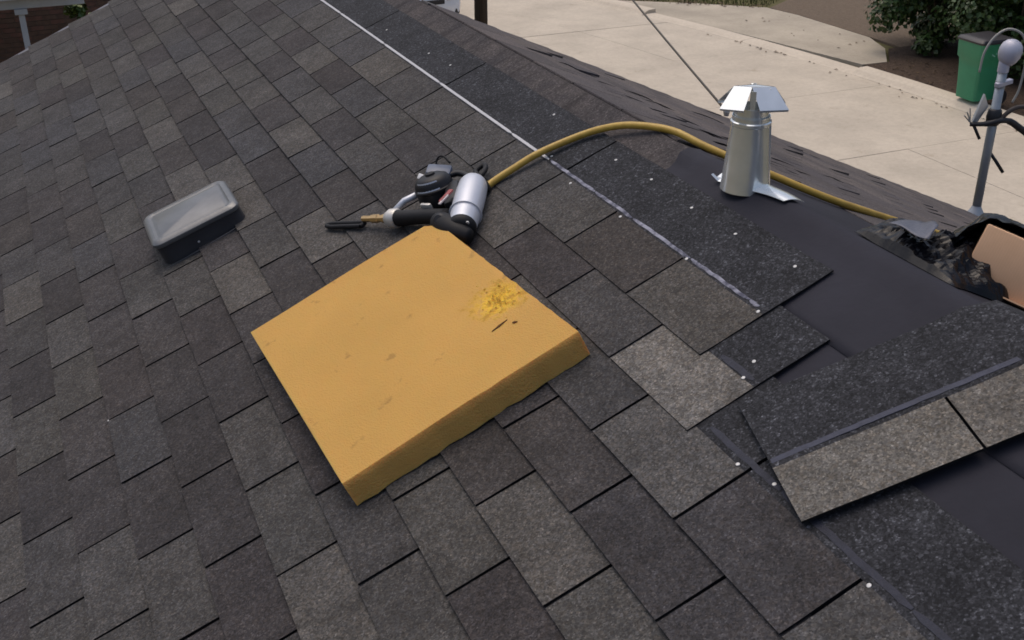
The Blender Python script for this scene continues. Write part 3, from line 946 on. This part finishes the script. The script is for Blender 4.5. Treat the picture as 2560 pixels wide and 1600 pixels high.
# ------------------------------------------------------------------ vent pipe with rain cap
def pipe():
    base = N(.476, .402, .0)
    Mz = Matrix.Translation(base)
    root = thing('vent_pipe', 'shiny galvanised flue pipe with folded rain cap on the ridge', 'vent pipe', M=Mz)
    gal = NT('galvanised_sheet')
    nz = gal.noise(25, 3, .5).outputs[0]
    gal.base(gal.ramp(nz, [(.3, (.82, .84, .83)), (.7, (.92, .94, .93))])).set(.22, .72)
    gal.l(gal.ramp(gal.noise(12, 3).outputs[0], [(.3, g1(.15)), (.7, g1(.24))]), gal.b.inputs['Roughness'])
    G = gal.m
    o = MB().lathe([(.0575, -.006), (.0555, .012), (.0485, .09), (.0430, .156), (.0430, .168), (.0415, .168), (.0415, .11)], 48).build('pipe', G, root, Mz); soft(o, 40)
    MB().tube([(.0545*math.cos(-.75), .0545*math.sin(-.75), 0), (.044*math.cos(-.75), .044*math.sin(-.75), .162)], .0016, 6).build('seam', G, root, Mz)
    o = MB().lathe([(.0440, .146), (.0462, .148), (.0462, .155), (.0440, .157)], 48).build('bead', G, root, Mz); soft(o, 30)
    o = MB().lathe([(.0385, .15), (.0385, .188), (.0375, .188), (.0375, .15)], 40).build('inner_collar', G, root, Mz); soft(o, 40)
    toc = math.atan2(CAM.y-base.y, CAM.x-base.x)
    for i in range(4):
        a = toc+.02+i*math.pi/2
        MB().box(-.006, .006, -.0008, .0008, .155, .230).build('strut', G, root, Mz @ Matrix.Rotation(a, 4, 'Z') @ Matrix.Translation((.036, 0, 0)) @ Matrix.Rotation(math.pi/2, 4, 'Z'))
    # cap: square flat top with a corner towards the viewer, four flaps folded down, open notches between
    fx = Vector((math.sin(toc+.12), -math.cos(toc+.12), 0))*-1        # across the view
    fy = Vector((math.cos(toc+.12), math.sin(toc+.12), 0))            # towards the viewer
    z0 = Vector((0, 0, .232))
    lf, rg, fr, bk = fx*-.044+z0, fx*.046+z0, fx*-.006+fy*.017+z0+Vector((0, 0, .002)), fx*.004-fy*.017+z0
    top = [lf, fr, rg, bk]
    MB().add(top+[p-Vector((0, 0, .0012)) for p in top], [(0, 1, 2, 3), (7, 6, 5, 4)]+[(i, 4+i, 4+(i+1) % 4, (i+1) % 4) for i in range(4)]).build('cap_top', G, root, Mz)
    for p, r_, sx, sy in ((lf, fr, -1, 1), (fr, rg, 1, 1), (rg, bk, 1, -1), (bk, lf, -1, -1)):
        dn = fx*sx*.024+fy*sy*.032+Vector((0, 0, -.044))*rnd.uniform(.97, 1.04)
        tan = (r_-p).normalized()
        v = [p, r_, r_+dn+tan*.007, p+dn-tan*.007]
        tip = [v[2]+Vector((0, 0, -.006))-dn*.04, v[3]+Vector((0, 0, -.006))-dn*.04]
        nn = (v[1]-v[0]).cross(v[3]-v[0]).normalized()*.0010
        vv = v+tip
        MB().add([x for x in vv]+[x-nn for x in vv], [(0, 1, 2, 3), (3, 2, 4, 5), (9, 8, 7, 6), (11, 10, 8, 9), (0, 3, 9, 6), (3, 5, 11, 9), (1, 7, 8, 2), (2, 8, 10, 4), (5, 4, 10, 11)]).build('cap_flap', G, root, Mz)
    # flashing plate folded over the ridge, its near edge a little proud
    q = MB()
    def fl(i, j, h):
        a = .398+.23*i/14+.010*j/10; b = .366+.036*i/14+.05*j/10
        return drape(a, b, .007+h+(.016 if (i == 0 and j <= 1) else 0)+.0015*math.sin(i*.7))
    q.sheet(14, 10, fl, .0014)
    o = q.build('flashing', G, root); soft(o, 30)
pipe()

# ------------------------------------------------------------------ cardboard box and black plastic beyond the ridge
def packages():
    al = math.radians(40)
    org = F(-1.00, .155, .006)
    ey = Vector((0, 1, 0)); ed = Vector((c, 0, -s)); en = Vector((s, 0, c))
    e1 = -ey*math.cos(al)+ed*math.sin(al)          # along the face that looks at the ridge
    e2 = ey*math.sin(al)+ed*math.cos(al)           # away from the camera
    Mb = Matrix((e1, e2, en)).transposed().to_4x4(); Mb.translation = org
    root = thing('cardboard_box', 'tan cardboard box half wrapped in black plastic beyond the ridge', 'box', M=Mb)
    k = NT('cardboard')
    nz = k.noise(9, 5, .6).outputs[0]
    wv = k.n('TexWave'); wv.inputs['Scale'].default_value = 60; wv.inputs['Distortion'].default_value = .6; k.l(k.pos(True), wv.inputs['Vector'])
    k.base(k.mix(.04, k.ramp(nz, [(.3, (.58, .36, .215)), (.7, (.68, .43, .27))]), wv.outputs[0], 'MULTIPLY')).set(.8, spec=.25)
    o = MB().bbox(0, .36, 0, .25, 0, .125, .004).build('carton', k.m, root, Mb); soft(o, 40)
    MB().box(.14, .20, -.0012, -.0004, .002, .112).build('packing_tape', plain('tan_tape', (.48, .33, .20), .25), root, Mb)
    MB().box(.02, .34, -.02, .004, .001, .004).build('flap', k.m, root, Mb @ Matrix.Rotation(math.radians(-14), 4, 'X'))
    # crumpled plastic
    pl = NT('black_plastic_film')
    nz = pl.noise(22, 5, .65).outputs[0]
    pl.base((.004, .004, .006)).set(.26, spec=.25)
    pl.bump(nz, .15, .008)
    rr = random.Random(3)
    def crump(p):
        x, y, z = p
        v = 0
        for fq, am in ((14, .7), (31, .45), (67, .2)):
            v += am*(1-2.6*abs(noise.noise(Vector((x, y, z))*fq+Vector((fq, 3.1, 7.7)))))
        return v
    # film draped over the box top, hanging down the left end and the back
    nu, nv = 40, 34
    q = MB()
    def fn(i, j, h):
        u = -.20+.64*i/nu; v = .010+.40*j/nv
        H = .131
        def fall(t):   # distance past an edge -> (horizontal, drop)
            if t <= 0: return 0, 0
            return t*.55, t*.85
        x, y, z = u, v, H
        if u < .0: hx, dz = fall(-u); x = -hx; z -= dz
        if v > .25: hy, dz = fall(v-.25); y = .25+hy; z -= dz
        if v < 0: z -= (-v)*1.0
        z = max(z, .004)
        cr = crump((x*1.0, y*1.0, z*.6))
        k2 = .012 if (u < -.01 or v > .26) else .0055
        z = max(.003, z+(cr-.3)*k2*1.4+.008)
        x += .008*math.sin(v*33+u*7)*(u < 0.02); y += .006*math.sin(u*41)
        return Mb @ Vector((x, y, z+h))
    q.sheet(nu, nv, fn, .0008)
    film = q.build('plastic_sheet', pl.m, None, None, False)
    tag(film, 'crumpled black plastic film draped over the cardboard box', 'plastic sheet')
    # loose bag bunched on the left, with a stiff corner standing up
    nu, nv = 60, 40
    q = MB()
    def fb(i, j, h):
        u, v = i/nu, j/nv
        y = -.78-.30*u+.010*math.sin(v*9); d = .06+.26*v
        prof_ = math.sin(math.pi*min(1, max(0, u*1.02)))**.6*math.sin(math.pi*min(1, max(0, v)))**.5
        z = .002+.060*prof_+.032*prof_*(crump((y, d, 0.3))-.3)
        z += .035*math.exp(-((u-.06)/.09)**2-((v-.35)/.22)**2)
        return F(y, d, max(.002, z)+h)
    q.sheet(nu, nv, fb, .0008)
    o = q.build('plastic_bag', pl.m, None, None, False)
    tag(o, 'black plastic bag bunched on the ridge where the hose ends', 'plastic bag')
    # shiny highlight on the black plastic, put into the grey colour of a flap
    q = MB()
    def ff_(i, j, h):
        u, v = i/10, j/6
        return F(-.862-.115*u+.03*v*u, .050+.085*v*(1-.5*u), .052+.030*v+.010*u+.004*math.sin(u*6+v*4)+h)
    q.sheet(10, 6, ff_, .0007)
    q.build('highlight_flap', plain('grey_highlight_film', (.09, .095, .125), .4, .1, spec=.5, bump=.4, bscale=40), o, None, True)
packages()

# ------------------------------------------------------------------ service mast
def mast():
    b = Vector((3.493, 1.760, -1.235))
    M = Matrix.Translation(b)
    root = thing('service_mast', 'galvanised electrical service mast with weatherhead at the roof edge', 'mast', M=M)
    gal = plain('mast_galvanised', (.30, .33, .36), .45, .55, var=.18, scale=9)
    cap = plain('cast_zinc_head', (.50, .50, .58), .45, .3, var=.1, scale=12)
    blk = plain('black_tape', (.014, .014, .018), .5)
    wire = plain('grey_cable', (.36, .35, .32), .6)
    MB().tube([(0, 0, -.05), (0, 0, .84)], .0235, 20).build('conduit', gal, root, M, True)
    o = MB().lathe([(.060, .0), (.055, .012), (.030, .05), (.023, .07), (.023, .0)], 24).build('roof_boot', plain('lead_boot', (.38, .41, .45), .5, .4), root, M); soft(o, 40)
    o = MB().lathe([(.0215, .80), (.028, .802), (.028, .86), (.026, .865)], 20).build('hub', cap, root, M); soft(o, 35)
    # weatherhead dome, leaning hood
    Mh = M @ Matrix.Translation((.012, -.004, .87)) @ Matrix.Rotation(math.radians(16), 4, 'Y')
    o = MB().lathe([(.030, -.03), (.046, -.008), (.056, .018), (.058, .045), (.050, .072), (.034, .090), (.014, .098), (.0001, .1)], 28).build('weatherhead', cap, root, Mh); soft(o, 60)
    MB().bbox(-.05, .05, -.014, .014, -.012, .012, .004).build('conduit_clamp', cap, root, M @ Matrix.Translation((.01, -.012, .745)) @ Matrix.Rotation(math.radians(-8), 4, 'Y'))
    MB().lathe([(.026, .0), (.026, .035), (.024, .036)], 20).build('coupling', gal, root, M @ Matrix.Translation((0, 0, .72)))
    # drip loop of cable
    rt = Vector((RT.x, RT.y, 0)).normalized()
    lp = [(-.115, .80), (-.108, .90), (-.07, .98), (-.01, 1.02), (.06, 1.00), (.10, .94), (.112, .88), (.112, .78), (.105, .70), (.085, .64)]
    MB().tube(spline([rt*(u-.005)+Vector((0, 0, z)) for u, z in lp], 8), .0058, 8).build('service_cable', wire, root, M, True)
    # insulator bracket, tape bundle and cut ends
    q = MB().add([rt*-.115+Vector((0, -.01, .54)), rt*-.085+Vector((0, -.02, .69)), rt*-.04+Vector((0, 0, .62)), rt*-.075+Vector((0, .01, .53)),
                  rt*-.112+Vector((0, .006, .54)), rt*-.082+Vector((0, -.004, .69)), rt*-.037+Vector((0, .016, .62)), rt*-.072+Vector((0, .026, .53))],
                 [(0, 3, 2, 1), (4, 5, 6, 7), (0, 1, 5, 4), (1, 2, 6, 5), (2, 3, 7, 6), (3, 0, 4, 7)])
    q.build('bracket', plain('bright_zinc', (.66, .70, .74), .3, .6), root, M)
    o = MB().lathe([(.026, .52), (.037, .535), (.040, .565), (.034, .60), (.026, .61)], 14).build('tape_wrap', blk, root, M); soft(o, 60)
    MB().tube(spline([rt*-.12+Vector((0, 0, .525)), rt*-.06+Vector((0, -.03, .535)), rt*0+Vector((0, -.042, .555)), rt*.07+Vector((0, -.02, .545)), rt*.15+Vector((0, 0, .50)), rt*.26+Vector((0, .02, .43))], 6), [.012]*6+[.015]*12+[.018]*13, 10).build('cable_bundle', blk, root, M, True)
    MB().tube(spline([rt*.0+Vector((0, -.03, .55)), rt*.10+Vector((0, -.02, .62)), rt*.30+Vector((0, 0, .60))], 6), .012, 10).build('cable_bundle', plain('dark_brown_jacket', (.045, .034, .03), .6), root, M, True)
    MB().tube([rt*-.105+Vector((0, 0, .53)), rt*-.07+Vector((0, -.02, .45))], .008, 8).build('cut_cable', blk, root, M, True)
    MB().tube([rt*.0+Vector((0, .02, .40)), rt*.06+Vector((0, .0, .315)), rt*.10+Vector((0, -.005, .26))], .009, 8).build('cut_cable', blk, root, M, True)
    for i in range(3):
        MB().tube([rt*(-.12)+Vector((0, 0, .535)), rt*(-.165+.012*i)+Vector((0, -.01, .575+.02*i))], .0035, 6).build('bare_wire', wire, root, M)
mast()

# ------------------------------------------------------------------ utility pole and the service wire
def upole():
    M = Matrix.Translation((5.9, 15.0, GZ))
    root = thing('utility_pole', 'dark brown wooden utility pole beside the street', 'pole', M=M)
    k = NT('creosoted_wood')
    mp = k.n('Mapping'); mp.inputs['Scale'].default_value = (30, 30, 1.2); k.l(k.pos(True), mp.inputs[0])
    nz = k.noise(1.0, 5, .7, mp.outputs[0]).outputs[0]
    k.base(k.ramp(nz, [(.3, (.028, .019, .013)), (.7, (.075, .052, .038))])).bump(nz, .5, .01).set(.85)
    MB().tube([(0, 0, 0), (0, 0, 4), (0, 0, 9)], [.112, .104, .09], 20).build('shaft', k.m, root, M, True)
    MB().bbox(-1.1, 1.1, -.05, .05, 8.2, 8.32, .01).build('crossarm', k.m, root, M)
    for x in (-.95, -.4, .4, .95):
        soft(MB().lathe([(.02, 8.32), (.045, 8.36), (.03, 8.40), (.045, 8.44), (.0001, 8.5)], 12).build('insulator', plain('porcelain', (.4, .38, .35), .2), root, M @ Matrix.Translation((x, 0, 0))), 40)
    p0 = F(YR+.03, 1.62, .03); p1 = Vector((5.9, 14.9, .42))
    pts = []
    for i in range(33):
        t = i/32; p = p0.lerp(p1, t); p.z -= .10*4*t*(1-t); pts.append(p)
    o = MB().tube(pts, .006, 6).build('service_wire', plain('dark_wire', (.06, .05, .04), .6), None, None, True)
    tag(o, 'thin dark overhead wire running down behind the flue pipe', 'wire')
    MB().lathe([(.012, 0), (.016, .02), (.010, .05), (.0001, .055)], 10).build('wire_clamp', M_ALU, o, Matrix.Translation(p0+Vector((0, 0, -.02))))
upole()

# ------------------------------------------------------------------ wheelie bin
def wbin():
    M = Matrix.Translation((13.44, 11.52, GZ+.122)) @ Matrix.Rotation(math.radians(-92), 4, 'Z')
    root = thing('wheelie_bin', 'green wheelie bin with dark lid beside the curb', 'bin', M=M)
    gr = plain('green_hdpe', (.028, .215, .108), .45, var=.12, scale=4, obj=True)
    dk = plain('dark_lid', (.022, .020, .024), .45)
    def ringp(hx, hy, z, r=.05, n=4):
        out = []
        for cx, cy, a0 in ((1, 1, 0), (-1, 1, 90), (-1, -1, 180), (1, -1, 270)):
            for i in range(n):
                a = math.radians(a0+90*i/(n-1)); out.append((cx*(hx-r)+r*math.cos(a), cy*(hy-r)+r*math.sin(a), z))
        return out
    def loft(rings, mat, name):
        q = MB(); n = len(rings[0]); ff = []
        for i in range(len(rings)-1):
            for j in range(n): ff.append((i*n+j, i*n+(j+1) % n, (i+1)*n+(j+1) % n, (i+1)*n+j))
        ff.append(tuple(range(n-1, -1, -1))); ff.append(tuple((len(rings)-1)*n+j for j in range(n)))
        q.add([p for r in rings for p in r], ff); return soft(q.build(name, mat, root, M), 40)
    loft([ringp(.225, .255, .05), ringp(.235, .265, .30), ringp(.252, .282, .60), ringp(.262, .292, .70), ringp(.285, .318, .74), ringp(.295, .33, .98), ringp(.30, .335, 1.0)], gr, 'body')
    loft([ringp(.308, .345, 1.0), ringp(.312, .35, 1.03), ringp(.29, .32, 1.065), ringp(.20, .22, 1.085)], dk, 'lid')
    for sx in (-1, 1):
        soft(MB().lathe([(.03, -.025), (.125, -.025), (.13, -.015), (.13, .015), (.125, .025), (.03, .025)], 24).build('wheel', dk, root, M @ Matrix.Translation((sx*.25, .27, .085)) @ Matrix.Rotation(math.pi/2, 4, 'Y')), 40)
    MB().tube([(-.22, .37, .95), (.22, .37, .95)], .014, 8).build('handle', gr, root, M, True)
    MB().tube([(-.16, -.285, .72), (.16, -.285, .72)], .012, 8).build('lift_bar', gr, root, M, True)
    MB().bbox(-.16, .16, -.262, -.24, .40, .66, .008).build('front_panel', gr, root, M)
    mk = plain('pale_mark', (.20, .42, .33), .5)
    q = MB()
    for i in range(3):
        a = math.radians(90+120*i)
        q.box(-.05, .03, -.0, .002, .035, .055, 0, Matrix.Rotation(a, 4, 'Y'))
    q.build('emblem', mk, root, M @ Matrix.Translation((.0, 0, .0)) @ Matrix.Translation((.29, -.05, .86)) @ Matrix.Rotation(math.radians(90), 4, 'Z'))
wbin()

# ------------------------------------------------------------------ bushes
def leafmat(name, c0, c1):
    k = NT(name)
    oi = k.n('Attribute', attribute_name='tint').outputs['Color']
    nz = k.noise(1.6, 3).outputs[0]
    k.base(k.mix(1.0, k.ramp(nz, [(.3, c0), (.7, c1)]), oi, 'MULTIPLY')).set(.45, spec=.4, **{'Subsurface Weight': .0})
    return k.m
M_LEAF = leafmat('evergreen_leaf', (.020, .046, .012), (.046, .086, .020))
M_LEAF2 = leafmat('hedge_leaf', (.045, .085, .02), (.085, .13, .032))
M_STEM = plain('stem_bark', (.07, .05, .035), .9, var=.3)
def bush(name, label, x, y, rx, ry, h, nleaf, seed, mat=M_LEAF, leaf=.085, z0=.25, group=None, nl=26):
    rr = random.Random(seed)
    M = Matrix.Translation((x, y, GZ+.03))
    root = thing(name, label, 'bush', M=M, group=group)
    lobes = []
    for i in range(nl):
        a = rr.uniform(0, 6.28); r = rr.uniform(.15, .85); zz = rr.uniform(z0, .9)
        k = math.sqrt(max(.05, 1-((zz-.45)/.62)**2))
        lobes.append((rx*r*k*math.cos(a), ry*r*k*math.sin(a), h*zz, rr.uniform(.18, .34)*min(rx, ry)))
    q = MB()
    for i in range(nleaf):
        cx, cy, cz, cr = rr.choice(lobes)
        d = Vector((rr.gauss(0, 1), rr.gauss(0, 1), rr.gauss(0, 1))).normalized()
        p = Vector((cx, cy, cz))+d*cr*(rr.random()**.35)*Vector((1, 1, .9)).x
        if p.z < .12: p.z = rr.uniform(.1, .3)
        nrm = (d+Vector((rr.uniform(-.6, .6), rr.uniform(-.6, .6), rr.uniform(0, .9)))).normalized()
        t = nrm.orthogonal().normalized(); t = (Matrix.Rotation(rr.uniform(0, 6.28), 3, nrm) @ t); b = nrm.cross(t)
        l_ = leaf*rr.uniform(.6, 1.3); w_ = l_*.42
        f_ = rr.uniform(.6, 1.5); cc = (f_*rr.uniform(.9, 1.25), f_, f_*rr.uniform(.7, 1.1))
        q.add([p, p+t*l_*.5+b*w_+nrm*l_*.08, p+t*l_, p+t*l_*.5-b*w_+nrm*l_*.08], [(0, 1, 2), (0, 2, 3)], 0, None, cc)
    q.build('foliage', mat, root, M, False, True, clean=False)
    for i in range(5):
        cx, cy, cz, cr = lobes[i]
        MB().tube([(rr.uniform(-.15, .15), rr.uniform(-.15, .15), 0), (cx*.5, cy*.5, cz*.5), (cx, cy, cz)], [.045, .03, .012], 7).build('stem', M_STEM, root, M, True)
G_B = 'evergreen bushes behind the bin'
bush('evergreen_bush', 'dark evergreen bush nearest the driveway apron, left of the bin', 15.75, 15.0, 1.6, 1.5, 3.1, 21000, 1, z0=.06, group=G_B, nl=60, leaf=.10)
bush('evergreen_bush', 'dark evergreen bush directly behind the green bin', 15.7, 12.9, 1.6, 1.6, 3.3, 21000, 2, z0=.06, group=G_B, nl=60, leaf=.10)
bush('evergreen_bush', 'dark evergreen bush behind the weatherhead at the right edge', 16.1, 10.6, 1.7, 1.6, 3.3, 15000, 3, z0=.06, group=G_B, nl=60, leaf=.10)
bush('evergreen_bush', 'tall dark evergreen bush at the back of the mulch bed', 18.0, 14.2, 1.7, 1.7, 3.9, 8000, 4, z0=.06, group=G_B, nl=50, leaf=.11)

# dry grass along the far verge
def grass(name, label, poly, n, seed, cols, hgt=.10):
    rr = random.Random(seed)
    xs_, ys_ = [p[0] for p in poly], [p[1] for p in poly]
    def inside(x, y):
        r = False; j = len(poly)-1
        for i in range(len(poly)):
            if (poly[i][1] > y) != (poly[j][1] > y) and x < (poly[j][0]-poly[i][0])*(y-poly[i][1])/(poly[j][1]-poly[i][1])+poly[i][0]: r = not r
            j = i
        return r
    q = MB(); k = 0
    while k < n:
        x, y = rr.uniform(min(xs_), max(xs_)), rr.uniform(min(ys_), max(ys_))
        if not inside(x, y): continue
        k += 1
        a = rr.uniform(0, 6.28); h = hgt*rr.uniform(.4, 1.3); w_ = rr.uniform(.008, .016)
        dx, dy = math.cos(a)*w_, math.sin(a)*w_; lx, ly = rr.uniform(-.06, .06), rr.uniform(-.06, .06)
        cc = rr.choice(cols); f_ = rr.uniform(.7, 1.3)
        q.add([(x-dx, y-dy, GZ-.01), (x+dx, y+dy, GZ-.01), (x+lx, y+ly, GZ+h)], [(0, 1, 2)], 0, None, tuple(v*f_ for v in cc))
    kk = NT(name+'_blade'); kk.base(kk.n('Attribute', attribute_name='tint').outputs['Color']).set(.8, spec=.2)
    o = stuff(q.build(name, kk.m, None, None, False, True, clean=False))
    return tag(o, label, 'grass')
grass('lawn', 'dry olive grass on the verge across the street', [(12.2, 21.9), (13.5, 20.9), (14.9, 19.8), (17, 21.1), (24, 21.8), (24, 30), (9, 30), (10.5, 25.5)], 26000, 7, [(.12, .125, .045), (.09, .11, .035), (.17, .16, .075), (.07, .095, .028)])
# dead leaves and litter
rr = random.Random(21)
q = MB()
for i in range(265):
    if i < 130: t = rr.random(); x, y = 13.2+1.7*t+rr.gauss(0, .10), 20.95-1.25*t+rr.gauss(0, .10); z = GZ+.055
    elif i < 200: x, y, z = rr.uniform(13.5, 14.6), rr.uniform(12.0, 14.3), GZ+.06
    elif i < 250: y = rr.uniform(8, 18); x = XE1+warp(y)-abs(rr.gauss(0, .12)); z = GZ+.012
    else: x, y = rr.uniform(13.6, 15), rr.uniform(14.8, 19.5); z = GZ+.055
    a = rr.uniform(0, 6.28); l_ = rr.uniform(.02, .05); w_ = l_*.45
    ca, sa = math.cos(a), math.sin(a)
    cc = rr.choice([(.12, .075, .04), (.08, .05, .03), (.17, .12, .07), (.05, .035, .025)])
    q.add([(x-ca*l_, y-sa*l_, z), (x-sa*w_, y+ca*w_, z+.015), (x+ca*l_, y+sa*l_, z+.004), (x+sa*w_, y-ca*w_, z+.012)], [(0, 1, 2), (0, 2, 3)], 0, None, cc)
kk = NT('dead_leaf'); kk.base(kk.n('Attribute', attribute_name='tint').outputs['Color']).set(.85)
tag(stuff(q.build('leaf_litter', kk.m, None, None, False, True, clean=False)), 'brown dead leaves scattered along the curb and apron', 'leaves')

# ------------------------------------------------------------------ white car on the street
def car():
    M = Matrix.Translation((7.03, 20.9, GZ+.006)) @ Matrix.Rotation(math.radians(4), 4, 'Z')
    root = thing('parked_car', 'white car on the street, front bumper showing above the roof edge', 'car', M=M)
    paint = plain('white_paint', (.72, .74, .78), .22, spec=.6)
    glass = plain('dark_glass', (.02, .025, .03), .08, spec=.7)
    blk = plain('black_trim', (.012, .012, .016), .5)
    tyre = plain('tyre', (.014, .014, .015), .8)
    rim = plain('alloy_rim', (.5, .5, .52), .3, .8)
    lamp = plain('lamp_lens', (.55, .58, .62), .1, spec=.8)
    # stations along y (front at 0): (y, half width, z bottom, z top)
    st = [(0.0, .62, .30, .52), (.05, .78, .22, .66), (.18, .86, .19, .74), (.5, .90, .18, .84), (1.1, .91, .18, .95), (1.5, .91, .18, .99), (3.4, .91, .18, 1.0), (4.1, .89, .2, .98), (4.4, .84, .24, .92), (4.5, .74, .32, .80)]
    q = MB(); n = 14; vv, ff = [], []
    for y, hw, z0, z1 in st:
        zm = z0+(z1-z0)*.55
        ring = [(-hw*.80, z0), (-hw*.97, z0+.07), (-hw, zm-.05), (-hw, zm+.04), (-hw*.96, z1-.08), (-hw*.85, z1-.012), (-hw*.45, z1), (hw*.45, z1), (hw*.85, z1-.012), (hw*.96, z1-.08), (hw, zm+.04), (hw, zm-.05), (hw*.97, z0+.07), (hw*.80, z0)]
        vv += [(x, y, z) for x, z in ring]
    for i in range(len(st)-1):
        for j in range(n): ff.append((i*n+j, i*n+(j+1) % n, (i+1)*n+(j+1) % n, (i+1)*n+j))
    ff.append(tuple(range(n))); ff.append(tuple((len(st)-1)*n+j for j in range(n)))
    q.add(vv, ff)
    b = soft(q.build('body', paint, root, M), 30)
    # cabin
    cs = [(1.15, .80, .95), (1.95, .64, 1.40), (3.1, .63, 1.44), (4.05, .74, 1.0)]
    vv = []
    for y, hw, z in cs: vv += [(-hw, y, z), (hw, y, z)]
    low = [(-.84, 1.1, .94), (.84, 1.1, .94), (.86, 2.0, .95), (-.86, 2.0, .95), (.86, 3.1, .95), (-.86, 3.1, .95), (.80, 4.15, .94), (-.80, 4.15, .94)]
    vv += low
    q = MB().add(vv, [(0, 1, 3, 2), (4, 5, 7, 6), (0, 2, 11, 8), (1, 9, 10, 3), (2, 4, 13, 11), (3, 10, 12, 5), (4, 6, 15, 13), (5, 12, 14, 7)])
    q.build('window', glass, root, M)
    q = MB(); q.bbox(-.66, .66, 1.92, 3.14, 1.39, 1.46, .03); soft(q.build('roof', paint, root, M), 40)
    for sx in (-1, 1):
        for yy_ in (.85, 3.6):
            w_ = soft(MB().lathe([(.20, -.10), (.30, -.10), (.325, -.08), (.33, 0), (.325, .08), (.30, .10), (.20, .10)], 28).build('wheel', tyre, root, M @ Matrix.Translation((sx*.80, yy_, .33)) @ Matrix.Rotation(math.pi/2, 4, 'Y')), 40)
            soft(MB().lathe([(.0001, -.09), (.20, -.085), (.205, .0), (.20, .085), (.0001, .09)], 20).build('rim', rim, w_, M @ Matrix.Translation((sx*.80, yy_, .33)) @ Matrix.Rotation(math.pi/2, 4, 'Y')), 40)
        MB().bbox(-.17, .17, -.03, .10, -.06, .06, .025).build('headlight', lamp, root, M @ Matrix.Translation((sx*.62, .05, .63)) @ Matrix.Rotation(sx*.45, 4, 'Z'))
        MB().bbox(-.075, .075, -.02, .05, -.06, .06, .015).build('fog_light', blk, root, M @ Matrix.Translation((sx*.72, .06, .31)) @ Matrix.Rotation(sx*.55, 4, 'Z'))
        MB().bbox(-.09, .09, -.06, .06, -.05, .05, .02).build('mirror', paint, root, M @ Matrix.Translation((sx*1.0, 1.45, 1.02)))
    MB().bbox(-.50, .50, -.018, .05, .21, .30, .015).build('lower_grille', blk, root, M)
    MB().bbox(-.40, .40, -.016, .05, .50, .60, .015).build('grille', blk, root, M)
    MB().bbox(-.80, .80, .02, .30, .135, .20, .02).build('front_lip', blk, root, M)
car()

# ------------------------------------------------------------------ neighbour's patio cover, upper left
def patio():
    zb = 2.56
    M = Matrix.Translation((-1.05, 13.9, GZ))
    root = thing('patio_cover', 'pale metal patio cover with slim post at the upper left', 'patio cover', M=M)
    wh = plain('painted_aluminium', (.45, .47, .50), .5, .1, var=.12, scale=4)
    MB().bbox(-4.5, .80, -.05, .05, zb-.13, zb, .01).build('beam', wh, root, M)
    MB().bbox(-4.6, .86, -.12, -.05, zb-.01, zb+.05, .012).build('gutter', wh, root, M)
    for x in (-4.2, 0.0):
        MB().bbox(x-.038, x+.038, -.038, .038, 0, zb-.13, .006).build('post', wh, root, M)
        MB().bbox(x-.08, x+.08, -.08, .08, zb-.20, zb-.128, .006).build('bracket', wh, root, M)
    for i in range(11):
        MB().box(-4.5+i*.47+.004, -4.5+(i+1)*.47-.004, -.10, 3.2, zb+.03, zb+.05, 0, Matrix.Rotation(math.radians(3), 4, 'X')).build('roof_panel', wh, root, M)
    structure(MB().box(-6, .6, 12.2, 18, GZ-.05, GZ+.02).build('patio', plain('red_pavers', (.13, .075, .055), .9, var=.35, scale=3)))
    # brick wall at the back of the patio
    Mw = Matrix.Translation((-6, 18.05, GZ))
    wr = thing('brick_wall', 'reddish brown brick wall behind the patio post', 'wall', M=Mw)
    mor = plain('mortar', (.16, .13, .11), .95)
    MB().box(0, 6.7, .012, .20, 0, 2.1).build('core', mor, wr, Mw)
    bm_ = [plain('brick_red', (.15, .080, .058), .9, var=.3, scale=9), plain('brick_brown', (.12, .075, .052), .9, var=.3, scale=9)]
    q = [MB(), MB()]
    for r in range(26):
        x = -(.11 if r % 2 else 0)
        while x < 6.7:
            x0, x1 = max(0, x+.005), min(6.7, x+.215)
            if x1-x0 > .03: rr_ = rnd.randrange(2); q[rr_].box(x0, x1, 0, .05, r*.08+.005, r*.08+.075)
            x += .22
    for i in range(2): stuff(q[i].build('brick', bm_[i], wr, Mw))
patio()
bush('hedge', 'green hedge growing beyond the patio cover beam', -.25, 15.3, .65, .7, 2.25, 9000, 9, M_LEAF2, .09, z0=.1)
bush('hedge', 'paler green shrub right of the patio cover hedge', 2.3, 18.6, 1.5, 1.2, 2.2, 7000, 10, M_LEAF2, .09, z0=.1)
bush('dry_shrub', 'small yellowish shrub at the foot of the patio post', -1.35, 12.6, .5, .45, .75, 2200, 12, leafmat('dry_leaf', (.13, .12, .04), (.24, .20, .09)), .06, z0=.1)
